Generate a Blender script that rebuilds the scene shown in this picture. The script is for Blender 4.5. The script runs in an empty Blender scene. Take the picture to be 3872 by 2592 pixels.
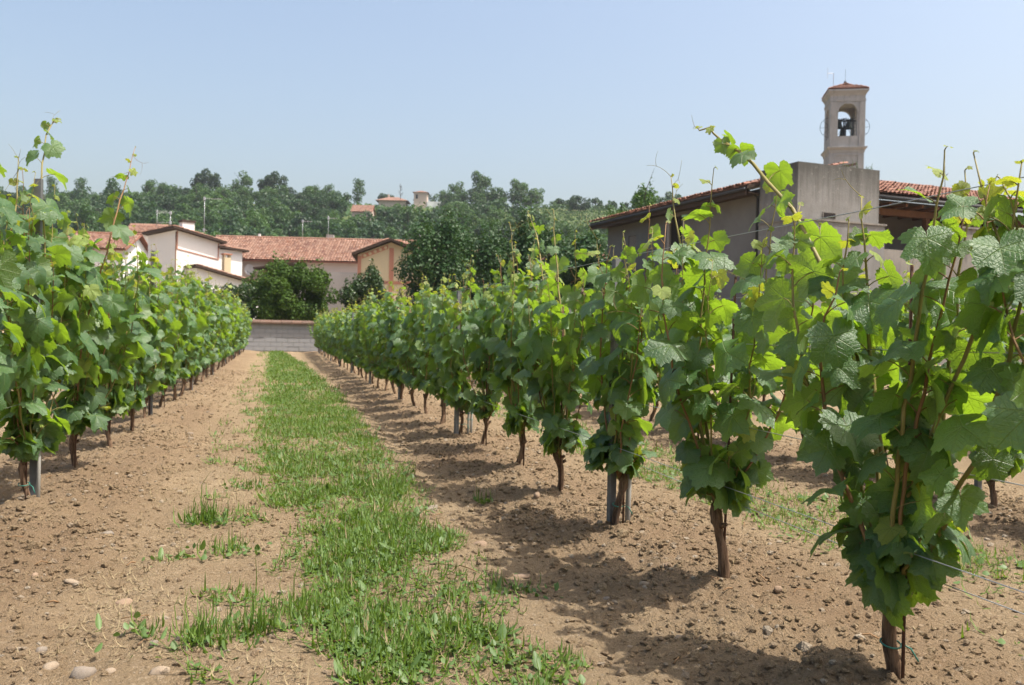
import bpy, math, random
import numpy as np
from mathutils import Matrix, Vector

SC = bpy.context.scene
COL = SC.collection
RAD = math.radians

# ------------------------------------------------------------------ camera
# world: vine rows run along +Y, X is to the right of the rows, ground z = 0
YAW, PIT, ROL = RAD(15.19), RAD(-0.617), RAD(1.21)
fw = Vector((math.sin(YAW) * math.cos(PIT), math.cos(YAW) * math.cos(PIT), math.sin(PIT)))
rt = Vector((math.cos(YAW), -math.sin(YAW), 0))
up = rt.cross(fw)
r2 = rt * math.cos(ROL) + up * math.sin(ROL)
u2 = -rt * math.sin(ROL) + up * math.cos(ROL)
cam = bpy.data.cameras.new('camera')
cam.sensor_width = 23.6
cam.sensor_fit = 'HORIZONTAL'
cam.lens = 19.99
cam.clip_start = 0.05
cam.clip_end = 5000
cam.dof.use_dof = True
cam.dof.focus_distance = 3.3
cam.dof.aperture_fstop = 4.0
cam_ob = bpy.data.objects.new('camera', cam)
COL.objects.link(cam_ob)
M = Matrix.Identity(4)
for i in range(3):
    M[i][0], M[i][1], M[i][2] = r2[i], u2[i], -fw[i]
M[2][3] = 1.05
cam_ob.matrix_world = M
SC.camera = cam_ob

# ------------------------------------------------------------------ sky and sun
SUN_AZ = math.atan2(0.873, -0.488)          # clockwise from +Y
SUN_EL = RAD(63)
world = bpy.data.worlds.new('World')
SC.world = world
world.use_nodes = True
wn = world.node_tree
wn.nodes.clear()
sky = wn.nodes.new('ShaderNodeTexSky')
sky.sky_type = 'NISHITA'
sky.sun_disc = False
sky.sun_elevation = SUN_EL
sky.sun_rotation = SUN_AZ
sky.air_density = 1.2
sky.dust_density = 5.8
sky.ozone_density = 0.0
bg = wn.nodes.new('ShaderNodeBackground')
bg.inputs['Strength'].default_value = 0.15
wo = wn.nodes.new('ShaderNodeOutputWorld')
wn.links.new(sky.outputs[0], bg.inputs[0])
wn.links.new(bg.outputs[0], wo.inputs[0])

sun = bpy.data.lights.new('sun', 'SUN')
sun.energy = 4.7
sun.angle = RAD(0.55)
sun.color = (1.0, 0.945, 0.86)
sun_ob = bpy.data.objects.new('sun', sun)
COL.objects.link(sun_ob)
S = Vector((math.sin(SUN_AZ) * math.cos(SUN_EL), math.cos(SUN_AZ) * math.cos(SUN_EL), math.sin(SUN_EL)))
sun_ob.rotation_euler = S.to_track_quat('Z', 'Y').to_euler()
sun_ob.location = S * 60

vs = SC.view_settings
vs.view_transform = 'Standard'
vs.look = 'None'
vs.exposure = 0.70
vs.gamma = 1.0
vs.use_curve_mapping = False
cy = SC.cycles
cy.use_denoising = True
cy.max_bounces = 8
cy.diffuse_bounces = 3
cy.glossy_bounces = 3
cy.transmission_bounces = 5
cy.transparent_max_bounces = 8
cy.volume_bounces = 0
cy.sample_clamp_indirect = 6
cy.use_adaptive_sampling = True
cy.adaptive_threshold = 0.015

# ------------------------------------------------------------------ helpers
def tag(o, label=None, cat=None, group=None, kind=None):
    if label: o['label'] = label
    if cat: o['category'] = cat
    if group: o['group'] = group
    if kind: o['kind'] = kind
    return o

def empty(name, loc=(0, 0, 0), rz=0.0, parent=None):
    o = bpy.data.objects.new(name, None)
    o.empty_display_size = 0.1
    o.location = loc
    o.rotation_euler = (0, 0, rz)
    o.parent = parent
    COL.objects.link(o)
    return o

def mesh_np(name, V, Fs, mats, smooth=False, uv=None, tint=None, midx=None):
    """V (n,3); Fs a list of (m,k) index arrays; mats a material or a list"""
    V = np.asarray(V, np.float32)
    if not isinstance(Fs, list): Fs = [Fs]
    Fs = [np.asarray(f, np.int32) for f in Fs if len(f)]
    me = bpy.data.meshes.new(name)
    loops = np.concatenate([f.ravel() for f in Fs])
    tot = np.concatenate([np.full(len(f), f.shape[1], np.int32) for f in Fs])
    st = np.concatenate([[0], np.cumsum(tot)[:-1]]).astype(np.int32)
    me.vertices.add(len(V)); me.vertices.foreach_set('co', V.ravel())
    me.loops.add(len(loops)); me.loops.foreach_set('vertex_index', loops)
    me.polygons.add(len(tot)); me.polygons.foreach_set('loop_start', st)
    me.polygons.foreach_set('loop_total', tot)
    me.polygons.foreach_set('use_smooth', np.full(len(tot), smooth, bool))
    for m in (mats if isinstance(mats, list) else [mats]): me.materials.append(m)
    if midx is not None:
        me.polygons.foreach_set('material_index', np.concatenate([np.full(len(f), i, np.int32) for f, i in zip(Fs, midx)]))
    if tint is not None:
        a = me.attributes.new('tint', 'FLOAT', 'POINT')
        a.data.foreach_set('value', np.ascontiguousarray(tint, np.float32).ravel())
    if uv is not None:
        l = me.uv_layers.new(name='UVMap')
        l.data.foreach_set('uv', np.asarray(uv, np.float32)[loops].ravel())
    me.update(calc_edges=True)
    me.validate()
    return me

def ob(name, me, parent=None, loc=None, mat=None):
    o = bpy.data.objects.new(name, me)
    if parent is not None: o.parent = parent
    if loc is not None: o.location = loc
    COL.objects.link(o)
    return o

def stamp(tv, tfs, mats4, tuv=None, tints=None):
    """copies of a template at many 4x4 matrices -> V, Fs, uv, tint"""
    tv = np.asarray(tv, float); n = len(tv); k = len(mats4)
    mats4 = np.asarray(mats4)
    V = np.einsum('kij,nj->kni', mats4[:, :3, :3], tv) + mats4[:, None, :3, 3]
    off = (np.arange(k) * n)[:, None, None]
    Fs = [(np.asarray(f)[None] + off).reshape(-1, np.asarray(f).shape[1]) for f in tfs]
    uv = np.tile(tuv, (k, 1)) if tuv is not None else None
    ti = np.repeat(tints, n) if tints is not None else None
    return V.reshape(-1, 3), Fs, uv, ti

def join(parts):
    """[(V, Fs)] -> V, [tri, quad ... arrays]"""
    Vs, by, o = [], {}, 0
    for V, Fs in parts:
        V = np.asarray(V, float)
        Vs.append(V)
        for f in (Fs if isinstance(Fs, list) else [Fs]):
            f = np.asarray(f)
            if len(f): by.setdefault(f.shape[1], []).append(f + o)
        o += len(V)
    return np.concatenate(Vs), [np.concatenate(v) for v in by.values()]

def tube(P, R, n=6, cap=True, seed=None, rough=0.0):
    P = np.asarray(P, float); R = np.broadcast_to(np.asarray(R, float), (len(P),))
    T = np.gradient(P, axis=0); T /= np.linalg.norm(T, axis=1)[:, None] + 1e-9
    ref = np.array([0.37, 0.93, 0.05]) if abs(T[0][2]) > 0.7 else np.array([0, 0, 1.0])
    A = np.cross(T, ref); A /= np.linalg.norm(A, axis=1)[:, None] + 1e-9
    B = np.cross(T, A)
    th = np.arange(n) * 2 * np.pi / n
    ring = np.cos(th)[None, :, None] * A[:, None] + np.sin(th)[None, :, None] * B[:, None]
    rr = np.repeat(R[:, None], n, 1)
    if seed is not None:
        rr = rr * (1 + rough * np.random.default_rng(seed).normal(size=rr.shape))
    V = (P[:, None] + ring * rr[..., None]).reshape(-1, 3)
    i = np.arange(len(P) - 1)[:, None] * n; j = np.arange(n)[None]; j2 = (j + 1) % n
    F = np.stack([i + j, i + j2, i + n + j2, i + n + j], -1).reshape(-1, 4)
    Fs = [F]
    if cap:
        V = np.concatenate([V, P[[0, -1]]]); m = len(V)
        a = np.arange(n); b = (a + 1) % n; e = (len(P) - 1) * n
        Fs.append(np.concatenate([np.stack([b, a, np.full(n, m - 2)], -1), np.stack([e + a, e + b, np.full(n, m - 1)], -1)]))
    return V, Fs

def boxg(x0, x1, y0, y1, z0, z1):
    V = np.array([(x, y, z) for z in (z0, z1) for y in (y0, y1) for x in (x0, x1)], float)
    F = np.array([(0, 2, 3, 1), (4, 5, 7, 6), (0, 1, 5, 4), (2, 6, 7, 3), (0, 4, 6, 2), (1, 3, 7, 5)])
    return V, [F]

def part_box(parent, name, x0, x1, y0, y1, z0, z1, mat):
    V, F = boxg(x0, x1, y0, y1, z0, z1)
    return ob(name, mesh_np(name, V, F, mat), parent)

def prism(poly, y0, y1, axis='y'):
    """polygon in (a,z), extruded along the third axis"""
    p = np.asarray(poly, float); n = len(p)
    if axis == 'y': V = np.concatenate([np.stack([p[:, 0], np.full(n, y), p[:, 1]], -1) for y in (y0, y1)])
    else: V = np.concatenate([np.stack([np.full(n, y), p[:, 0], p[:, 1]], -1) for y in (y0, y1)])
    a = np.arange(n); b = (a + 1) % n
    return V, [np.stack([a, b, b + n, a + n], -1), a[None, ::-1], (a + n)[None]]

def lathe(prof, n=16):
    """profile [(r,z)]"""
    pr = np.asarray(prof, float); th = np.arange(n) * 2 * np.pi / n
    V = np.stack([pr[:, 0, None] * np.cos(th), pr[:, 0, None] * np.sin(th), np.repeat(pr[:, 1, None], n, 1)], -1).reshape(-1, 3)
    i = np.arange(len(pr) - 1)[:, None] * n; j = np.arange(n)[None]; j2 = (j + 1) % n
    return V, [np.stack([i + j, i + j2, i + n + j2, i + n + j], -1).reshape(-1, 4)]

def hash2(ix, iy, s):
    h = np.sin(ix * 127.1 + iy * 311.7 + s * 74.7) * 43758.5453
    return h - np.floor(h)

def vnoise(x, y, s=0):
    x, y = x * 0.8 - y * 0.6 + 17.3, x * 0.6 + y * 0.8 + 5.1      # turned off the axes
    ix, iy = np.floor(x), np.floor(y); fx, fy = x - ix, y - iy
    fx = fx * fx * (3 - 2 * fx); fy = fy * fy * (3 - 2 * fy)
    a = hash2(ix, iy, s); b = hash2(ix + 1, iy, s); c = hash2(ix, iy + 1, s); d = hash2(ix + 1, iy + 1, s)
    return (a * (1 - fx) + b * fx) * (1 - fy) + (c * (1 - fx) + d * fx) * fy

def VW(x, d, z=0.0):
    """plan of the village: x metres to the right, d metres out along the lane towards it"""
    p = rt * x + Vector((math.sin(YAW), math.cos(YAW), 0)) * d
    return Vector((p.x, p.y, z))

def vrot(a, b):
    return -YAW + math.atan2(b, a)

# ------------------------------------------------------------------ materials
class NT:
    def __init__(s, name):
        s.m = bpy.data.materials.new(name); s.m.use_nodes = True
        s.t = s.m.node_tree; s.t.nodes.clear()
        s.out = s.t.nodes.new('ShaderNodeOutputMaterial')
    def n(s, typ, ins=None, **kw):
        x = s.t.nodes.new('ShaderNode' + typ)
        for k, v in kw.items(): setattr(x, k, v)
        for k, v in (ins or {}).items(): s.put(x.inputs[k], v)
        return x
    def put(s, sock, v):
        if isinstance(v, bpy.types.Node): s.t.links.new(v.outputs[0], sock)
        elif isinstance(v, bpy.types.NodeSocket): s.t.links.new(v, sock)
        else: sock.default_value = v
    def math(s, op, a, b=0.0, c=0.0, clamp=False):
        x = s.t.nodes.new('ShaderNodeMath'); x.operation = op; x.use_clamp = clamp
        s.put(x.inputs[0], a); s.put(x.inputs[1], b); s.put(x.inputs[2], c)
        return x.outputs[0]
    def mix(s, f, a, b, mode='MIX'):
        x = s.t.nodes.new('ShaderNodeMix'); x.data_type = 'RGBA'; x.blend_type = mode
        s.put(x.inputs[0], f)
        s.put(x.inputs[6], a if not isinstance(a, tuple) else (*a, 1)[:4])
        s.put(x.inputs[7], b if not isinstance(b, tuple) else (*b, 1)[:4])
        return x.outputs[2]
    def noise(s, vec, scale, detail=3.0, rough=0.55, dist=0.0):
        x = s.t.nodes.new('ShaderNodeTexNoise')
        if vec is not None: s.put(x.inputs['Vector'], vec)
        x.inputs['Scale'].default_value = scale; x.inputs['Detail'].default_value = detail
        x.inputs['Roughness'].default_value = rough; x.inputs['Distortion'].default_value = dist
        return x.outputs[0]
    def ramp(s, f, lo, hi):
        x = s.t.nodes.new('ShaderNodeMapRange'); s.put(x.inputs[0], f)
        x.inputs[1].default_value = lo; x.inputs[2].default_value = hi
        return x.outputs[0]
    def scaled(s, vec, sc):
        x = s.t.nodes.new('ShaderNodeVectorMath'); x.operation = 'MULTIPLY'
        s.put(x.inputs[0], vec); x.inputs[1].default_value = sc
        return x.outputs[0]
    def bump(s, h, strength, dist):
        x = s.t.nodes.new('ShaderNodeBump'); s.put(x.inputs['Height'], h)
        x.inputs['Strength'].default_value = strength; x.inputs['Distance'].default_value = dist
        return x.outputs[0]
    def rnd(s):
        """per-object plus per-piece random value 0..1"""
        oi = s.n('ObjectInfo'); at = s.n('Attribute', attribute_name='tint')
        return s.math('FRACT', s.math('ADD', oi.outputs['Random'], at.outputs['Fac']))
    def surf(s, col, rough=0.8, spec=0.3, normal=None, metal=0.0):
        p = s.n('BsdfPrincipled')
        s.put(p.inputs['Base Color'], col if not isinstance(col, tuple) else (*col, 1)[:4])
        s.put(p.inputs['Roughness'], rough); p.inputs['Specular IOR Level'].default_value = spec
        p.inputs['Metallic'].default_value = metal
        if normal is not None: s.put(p.inputs['Normal'], normal)
        return p
    def done(s, sh):
        s.t.links.new(sh.outputs[0], s.out.inputs['Surface'])
        return s.m

def oco(nt):
    return nt.n('TexCoord').outputs['Object']

def mat_plain(name, col, rough=0.7, spec=0.3, metal=0.0, var=0.15, scale=6.0):
    nt = NT(name); v = nt.noise(oco(nt), scale)
    c = nt.mix(v, tuple(x * (1 - var) for x in col), tuple(min(1, x * (1 + var)) for x in col))
    return nt.done(nt.surf(c, rough, spec, metal=metal))

def mat_wall(name, col, stain, amount=0.5, streak=True, scale=1.0, rough=0.9, bump=0.3, bumpscale=12):
    """weathered plaster or concrete with blotches and run-off streaks"""
    nt = NT(name); co = oco(nt)
    b = nt.ramp(nt.noise(co, 0.8 * scale, 6, 0.65), 0.35, 0.7)
    if streak:
        st = nt.ramp(nt.noise(nt.scaled(co, (2.0, 2.0, 0.45)), 1.0 * scale, 7, 0.72), 0.42, 0.75)
        b = nt.math('MAXIMUM', nt.math('MULTIPLY', b, 0.6), st)
    f = nt.noise(co, 9 * scale, 4, 0.6)
    c = nt.mix(nt.math('MULTIPLY', b, amount), col, stain)
    c = nt.mix(nt.math('MULTIPLY', f, 0.35), c, tuple(x * 0.6 for x in col))
    return nt.done(nt.surf(c, rough, 0.15, nt.bump(nt.noise(co, bumpscale, 4), bump, 0.02)))

def mat_stained_block(name):
    """cast concrete, blackened by run-off from its open top edge"""
    nt = NT(name); co = oco(nt); z = nt.n('SeparateXYZ', {0: co}).outputs[2]
    blot = nt.ramp(nt.noise(co, 1.3, 7, 0.7), 0.38, 0.66)
    run = nt.noise(nt.scaled(co, (4.5, 4.5, 0.30)), 1.0, 6, 0.7)
    edge = nt.ramp(nt.math('ADD', z, nt.math('MULTIPLY', run, 2.6)), 8.1, 9.7)
    c = nt.mix(nt.math('MULTIPLY', blot, 0.6), (0.215, 0.212, 0.205), (0.140, 0.134, 0.124))
    c = nt.mix(nt.math('MULTIPLY', nt.ramp(run, 0.5, 0.7), 0.45), c, (0.12, 0.112, 0.10))
    c = nt.mix(nt.math('MULTIPLY', edge, 0.85), c, (0.060, 0.060, 0.054))
    c = nt.mix(nt.math('MULTIPLY', nt.ramp(nt.noise(co, 5.0, 5, 0.7), 0.58, 0.7), 0.5), c, (0.36, 0.345, 0.32))
    return nt.done(nt.surf(c, 0.92, 0.12, nt.bump(nt.noise(co, 14, 5), 0.4, 0.03)))

def mat_tile(name, cols):
    """fired clay, one shade for each tile"""
    nt = NT(name); r = nt.rnd(); co = oco(nt)
    c = nt.mix(nt.ramp(r, 0, 0.5), cols[0], cols[1]); c = nt.mix(nt.ramp(r, 0.5, 1.0), c, cols[2])
    li = nt.ramp(nt.noise(co, 2.2, 5, 0.7), 0.45, 0.75)
    c = nt.mix(nt.math('MULTIPLY', li, 0.5), c, cols[3])
    c = nt.mix(nt.math('MULTIPLY', nt.noise(co, 22, 3), 0.3), c, (0.07, 0.045, 0.035))
    return nt.done(nt.surf(c, 0.9, 0.15))

def mat_leafy(name, dark, light, trans, tf=0.3, rough=0.5, spec=0.35):
    """small tree and shrub leaves"""
    nt = NT(name); r = nt.rnd(); co = oco(nt)
    at = nt.n('Attribute', attribute_name='tint')
    oi = nt.n('ObjectInfo')
    mixf = nt.math('ADD', nt.math('MULTIPLY', at.outputs['Fac'], 0.55), nt.math('MULTIPLY', oi.outputs['Random'], 0.45))
    c = nt.mix(mixf, dark, light)
    p = nt.surf(c, rough, spec)
    tr = nt.n('BsdfTranslucent'); nt.put(tr.inputs[0], nt.mix(mixf, tuple(x * 0.7 for x in trans), trans))
    mx = nt.n('MixShader'); mx.inputs[0].default_value = tf
    nt.t.links.new(p.outputs[0], mx.inputs[1]); nt.t.links.new(tr.outputs[0], mx.inputs[2])
    return nt.done(mx)

def mat_vineleaf(name, dark, light, trans, under, tf=0.36, rough=0.40):
    """vine leaf: five main veins with side veins, paler underside, light coming through"""
    nt = NT(name)
    uv = nt.n('UVMap'); sp = nt.n('SeparateXYZ', {0: uv})
    u = nt.math('ABSOLUTE', sp.outputs[0]); v = sp.outputs[1]
    phi = nt.math('ARCTAN2', u, v)
    vein = nt.math('ADD', nt.math('MULTIPLY', nt.math('GREATER_THAN', phi, 0.42), 0.84),
                   nt.math('MULTIPLY', nt.math('GREATER_THAN', phi, 1.29), 0.92))
    de = nt.math('SUBTRACT', phi, vein)
    rr = nt.math('SQRT', nt.math('ADD', nt.math('MULTIPLY', u, u), nt.math('MULTIPLY', v, v)))
    s = nt.math('MULTIPLY', rr, nt.math('COSINE', de)); t = nt.math('ABSOLUTE', nt.math('MULTIPLY', rr, nt.math('SINE', de)))
    w = nt.math('MULTIPLY', nt.math('SUBTRACT', 1.2, s), 0.024)
    main = nt.math('SUBTRACT', 1.0, nt.math('DIVIDE', t, w), clamp=True)
    wob = nt.math('MULTIPLY', nt.noise(uv, 5.0, 2), 0.35)
    fr = nt.math('FRACT', nt.math('ADD', nt.math('SUBTRACT', nt.math('MULTIPLY', s, 7.0), nt.math('MULTIPLY', t, 5.5)), wob))
    tri = nt.math('ABSOLUTE', nt.math('SUBTRACT', fr, 0.5))
    sec = nt.ramp(tri, 0.40, 0.5)
    ve = nt.math('MAXIMUM', main, nt.math('MULTIPLY', sec, 0.45))
    r = nt.rnd()
    co = oco(nt)
    blot = nt.noise(uv, 3.0, 3)
    f = nt.math('ADD', nt.math('MULTIPLY', r, 0.7), nt.math('MULTIPLY', blot, 0.3))
    top = nt.mix(f, dark, light)
    top = nt.mix(nt.math('MULTIPLY', ve, 0.45), top, (0.26, 0.34, 0.09))
    geo = nt.n('NewGeometry')
    bot = nt.mix(nt.math('MULTIPLY', ve, 0.5), under, (0.30, 0.36, 0.12))
    c = nt.mix(geo.outputs['Backfacing'], top, bot)
    puck = nt.noise(uv, 11.0, 3, 0.6)
    hgt = nt.math('ADD', nt.math('MULTIPLY', puck, 0.9), nt.math('MULTIPLY', ve, -0.55))
    nrm = nt.bump(hgt, 0.75, 0.006)
    p = nt.surf(c, nt.math('ADD', rough, nt.math('MULTIPLY', blot, 0.14)), 0.85, nrm)
    tr = nt.n('BsdfTranslucent')
    tc = nt.mix(r, tuple(x * 0.75 for x in trans), trans)
    nt.put(tr.inputs[0], nt.mix(nt.math('MULTIPLY', ve, 0.5), tc, tuple(x * 0.5 for x in trans)))
    nt.put(tr.inputs['Normal'], nrm)
    mx = nt.n('MixShader'); mx.inputs[0].default_value = tf
    nt.t.links.new(p.outputs[0], mx.inputs[1]); nt.t.links.new(tr.outputs[0], mx.inputs[2])
    return nt.done(mx)

def mat_soil(name, pieces=False):
    nt = NT(name)
    co = nt.n('NewGeometry').outputs['Position']
    a = nt.noise(co, 1.1, 5, 0.6); b = nt.noise(co, 9.0, 5, 0.65); c3 = nt.noise(co, 60.0, 4, 0.6)
    c = nt.mix(nt.ramp(a, 0.3, 0.7), (0.232, 0.168, 0.100), (0.335, 0.255, 0.158))
    c = nt.mix(nt.math('MULTIPLY', nt.ramp(b, 0.35, 0.75), 0.5), c, (0.20, 0.138, 0.082))
    c = nt.mix(nt.math('MULTIPLY', nt.ramp(c3, 0.54, 0.70), 0.65), c, (0.42, 0.335, 0.235))
    if pieces:
        r = nt.rnd()
        c = nt.mix(nt.math('MULTIPLY', r, 0.55), c, (0.205, 0.14, 0.088))
        c = nt.mix(nt.math('MULTIPLY', nt.ramp(r, 0.88, 1.0), 0.7), c, (0.46, 0.40, 0.32))
    else:
        at = nt.n('Attribute', attribute_name='tint')           # freshly hoed soil is darker than the trodden track
        c = nt.mix(nt.math('MULTIPLY', at.outputs['Fac'], 0.62), c, (0.185, 0.122, 0.076))
    hgt = nt.math('ADD', nt.math('MULTIPLY', nt.noise(co, 45.0, 6, 0.7), 1.0), nt.math('MULTIPLY', nt.noise(co, 160.0, 3, 0.6), 0.35))
    return nt.done(nt.surf(c, 0.95, 0.1, nt.bump(hgt, 1.0, 0.035)))

def mat_bark(name, a, b, sc=(60, 60, 7)):
    nt = NT(name); co = oco(nt)
    n1 = nt.noise(nt.scaled(co, sc), 1.0, 5, 0.65)
    c = nt.mix(nt.ramp(n1, 0.35, 0.68), a, b)
    return nt.done(nt.surf(c, 0.92, 0.12, nt.bump(n1, 1.0, 0.012)))

MT = {}
MT['soil'] = mat_soil('soil')
MT['clod'] = mat_soil('soil_clods', True)
MT['leaf'] = mat_vineleaf('vine_leaf', (0.024, 0.074, 0.022), (0.068, 0.156, 0.040), (0.34, 0.55, 0.025), (0.125, 0.195, 0.078), 0.39)
MT['young'] = mat_vineleaf('young_vine_leaf', (0.16, 0.25, 0.030), (0.24, 0.30, 0.045), (0.52, 0.58, 0.035), (0.26, 0.31, 0.10), 0.42, 0.5)
MT['shoot'] = mat_plain('green_shoot', (0.20, 0.17, 0.055), 0.55, 0.3, var=0.45, scale=7)
MT['shoot_red'] = mat_plain('reddish_shoot', (0.21, 0.12, 0.055), 0.6, 0.3, var=0.4, scale=9)
MT['bark'] = mat_bark('vine_bark', (0.055, 0.034, 0.022), (0.235, 0.150, 0.095))
MT['stake'] = mat_plain('rusty_rod', (0.085, 0.045, 0.030), 0.8, 0.2, var=0.35, scale=30)
MT['steel'] = mat_plain('galvanised_steel', (0.15, 0.152, 0.155), 0.6, 0.4, 0.4, 0.4, 25)
MT['wire'] = mat_plain('trellis_wire', (0.42, 0.43, 0.44), 0.4, 0.5, 0.8, 0.1)
MT['tie'] = mat_plain('green_tie', (0.03, 0.16, 0.12), 0.5, 0.4)
MT['tube'] = mat_plain('pale_tube', (0.30, 0.29, 0.265), 0.6, 0.3)
MT['grass'] = mat_leafy('grass_blades', (0.036, 0.088, 0.010), (0.135, 0.205, 0.036), (0.20, 0.32, 0.02), 0.3, 0.5, 0.3)
MT['weed'] = mat_leafy('weed_leaves', (0.045, 0.098, 0.022), (0.135, 0.205, 0.065), (0.20, 0.32, 0.04), 0.28, 0.5, 0.35)
MT['straw'] = mat_leafy('dry_straw', (0.19, 0.145, 0.080), (0.36, 0.295, 0.18), (0.3, 0.24, 0.12), 0.15, 0.8, 0.15)
MT['stone_pale'] = mat_wall('pale_stone', (0.31, 0.25, 0.185), (0.24, 0.175, 0.118), 0.8, False, 6, 0.85, 0.4, 30)
MT['stone_grey'] = mat_wall('grey_stone', (0.24, 0.205, 0.17), (0.19, 0.15, 0.11), 0.7, False, 6, 0.85, 0.4, 30)
MT['stone_tan'] = mat_wall('tan_stone', (0.30, 0.215, 0.15), (0.22, 0.15, 0.10), 0.6, False, 6, 0.85, 0.4, 30)

# ================================================================== GROUND
ROWS = (-1.326, 1.752, 4.35, 6.95)
VINE_R = [(1.752, 3.2 + 1.014 * (k - 2)) for k in range(0, 38)]
VINE_L = [(-1.326, 5.356 + 1.17 * k) for k in range(-1, 29)]
VINE_2 = [(4.35, 3.45 + 1.014 * k) for k in range(0, 35)]
VINE_3 = [(6.95, 6.30 + 1.014 * k) for k in range(0, 32)]

def tilled(X):
    t = np.zeros_like(X)
    for r in ROWS: t = np.maximum(t, np.exp(-((X - r) / 0.66) ** 4))
    return t

def ground_z(X, Y):
    X = np.asarray(X, float); Y = np.asarray(Y, float)
    z = np.zeros_like(X)
    for r in ROWS: z += 0.035 * np.exp(-((X - r) / 0.32) ** 2)
    z -= 0.022 * np.exp(-((X + 0.60) / 0.15) ** 2) + 0.020 * np.exp(-((X - 1.16) / 0.12) ** 2)      # wheel ruts
    near = np.exp(-np.maximum(np.abs(Y - 4), 0) / 60.0) * np.exp(-np.maximum(np.abs(X - 1) - 7, 0) / 3.0)
    ti = 0.35 + 0.65 * tilled(X)
    z += near * 0.030 * (vnoise(X * 1.7, Y * 1.3, 1) - 0.5)
    z += near * ti * 0.030 * (vnoise(X * 6, Y * 6, 2) - 0.5)
    z += near * ti * 0.040 * (vnoise(X * 15, Y * 15, 3) - 0.5)
    z += near * ti * 0.030 * (vnoise(X * 31, Y * 31, 4) - 0.5)
    for vx, vy in VINE_R[:14] + VINE_L[:8]:
        z += 0.030 * np.exp(-(((X - vx) / 0.16) ** 2 + ((Y - vy) / 0.18) ** 2))
    return z

def geo_steps(a, b, s0, g):
    out = [a]; s = s0
    while out[-1] < b: out.append(out[-1] + s); s *= g
    return np.array(out)

ys = geo_steps(1.0, 62.0, 0.024, 1.0085)
ys = np.concatenate([-geo_steps(0, 600, 1.0, 1.6)[::-1][:-1], [0.5], ys, ys[-1] + geo_steps(0, 560, 6.0, 1.4)[1:]])
xs = np.concatenate([-3.6 - geo_steps(0, 600, 0.08, 1.28)[::-1][:-1], np.arange(-3.6, 5.6, 0.032), 5.6 + geo_steps(0, 600, 0.08, 1.28)])
ys = np.clip(ys, -620, 620); xs = np.clip(xs, -620, 620)
GX, GY = np.meshgrid(xs, ys)
GZ = ground_z(GX, GY)
nx, ny = len(xs), len(ys)
ii = (np.arange(ny - 1)[:, None] * nx + np.arange(nx - 1)[None])
GF = np.stack([ii, ii + 1, ii + nx + 1, ii + nx], -1).reshape(-1, 4)
ground = ob('ground', mesh_np('ground', np.stack([GX, GY, GZ], -1).reshape(-1, 3), [GF], MT['soil'], True, None, (tilled(GX) * (0.35 + 0.9 * vnoise(GX * 1.6, GY * 1.2, 71))).clip(0, 1).ravel()))
tag(ground, 'dry brown vineyard soil', None, None, 'structure')

# ------------------------------------------------------------------ hill
def hill_z(x, d):
    t = np.clip((d - 118) / 210.0, 0, 1)
    z = 49.0 * (0.8 * t + 0.2 * t * t) - 0.6
    z = z - np.clip(d - 335, 0, 200) * 0.05
    z = z - 5.0 * np.clip((-x - 110) / 90.0, 0, 1) * t
    return z + t * 2.0 * (vnoise(x / 38.0, d / 34.0, 9) - 0.5)

hx, hd = np.meshgrid(np.linspace(-400, 400, 90), np.linspace(100, 500, 64))
hz = hill_z(hx, hd)
hv = np.array([VW(a, b, c) for a, b, c in zip(hx.ravel(), hd.ravel(), hz.ravel())])
ii = (np.arange(63)[:, None] * 90 + np.arange(89)[None])
MT['hill'] = mat_wall('hill_grass', (0.075, 0.115, 0.035), (0.15, 0.14, 0.06), 0.7, False, 0.08, 0.95, 0.2, 3)
hill = ob('hill', mesh_np('hill', hv, [np.stack([ii, ii + 1, ii + 91, ii + 90], -1).reshape(-1, 4)], MT['hill'], True))
tag(hill, 'wooded hill rising behind the village', None, None, 'structure')

# ================================================================== TREES
MT['oak'] = mat_leafy('dark_tree_leaves', (0.006, 0.026, 0.009), (0.027, 0.070, 0.020), (0.06, 0.14, 0.015), 0.24)
MT['ash'] = mat_leafy('light_tree_leaves', (0.019, 0.062, 0.015), (0.064, 0.132, 0.030), (0.12, 0.23, 0.02), 0.25)
MT['laurel'] = mat_leafy('laurel_leaves', (0.014, 0.045, 0.014), (0.040, 0.090, 0.024), (0.08, 0.17, 0.02), 0.18, 0.46, 0.25)
MT['shrub'] = mat_leafy('yellow_green_leaves', (0.011, 0.042, 0.005), (0.064, 0.116, 0.014), (0.11, 0.19, 0.01), 0.2, 0.55, 0.2)
MT['hedge'] = mat_leafy('hedge_leaves', (0.012, 0.036, 0.010), (0.045, 0.085, 0.020), (0.08, 0.15, 0.015), 0.2, 0.45, 0.4)
MT['trunk'] = mat_bark('tree_bark', (0.035, 0.028, 0.022), (0.12, 0.10, 0.08), (6, 6, 1))

KITE = (np.array([(0, 0, 0), (0.36, 0.45, 0.05), (0, 1.0, -0.06), (-0.36, 0.45, 0.05)]) - np.array([0, 0.5, 0]), [np.array([(0, 1, 2), (0, 2, 3)])])

def frames(n, up_, rng, spin=None):
    """rotation matrices whose z column is n and whose y column lies near up_"""
    n = n / (np.linalg.norm(n, axis=1)[:, None] + 1e-9)
    y = up_ - n * np.sum(up_ * n, 1)[:, None]
    y /= np.linalg.norm(y, axis=1)[:, None] + 1e-9
    x = np.cross(y, n)
    return np.stack([x, y, n], -1)

def mats_of(R, P, s):
    k = len(P); Mx = np.zeros((k, 4, 4)); Mx[:, :3, :3] = R * np.asarray(s)[:, None, None]
    Mx[:, :3, 3] = P; Mx[:, 3, 3] = 1
    return Mx

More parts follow.
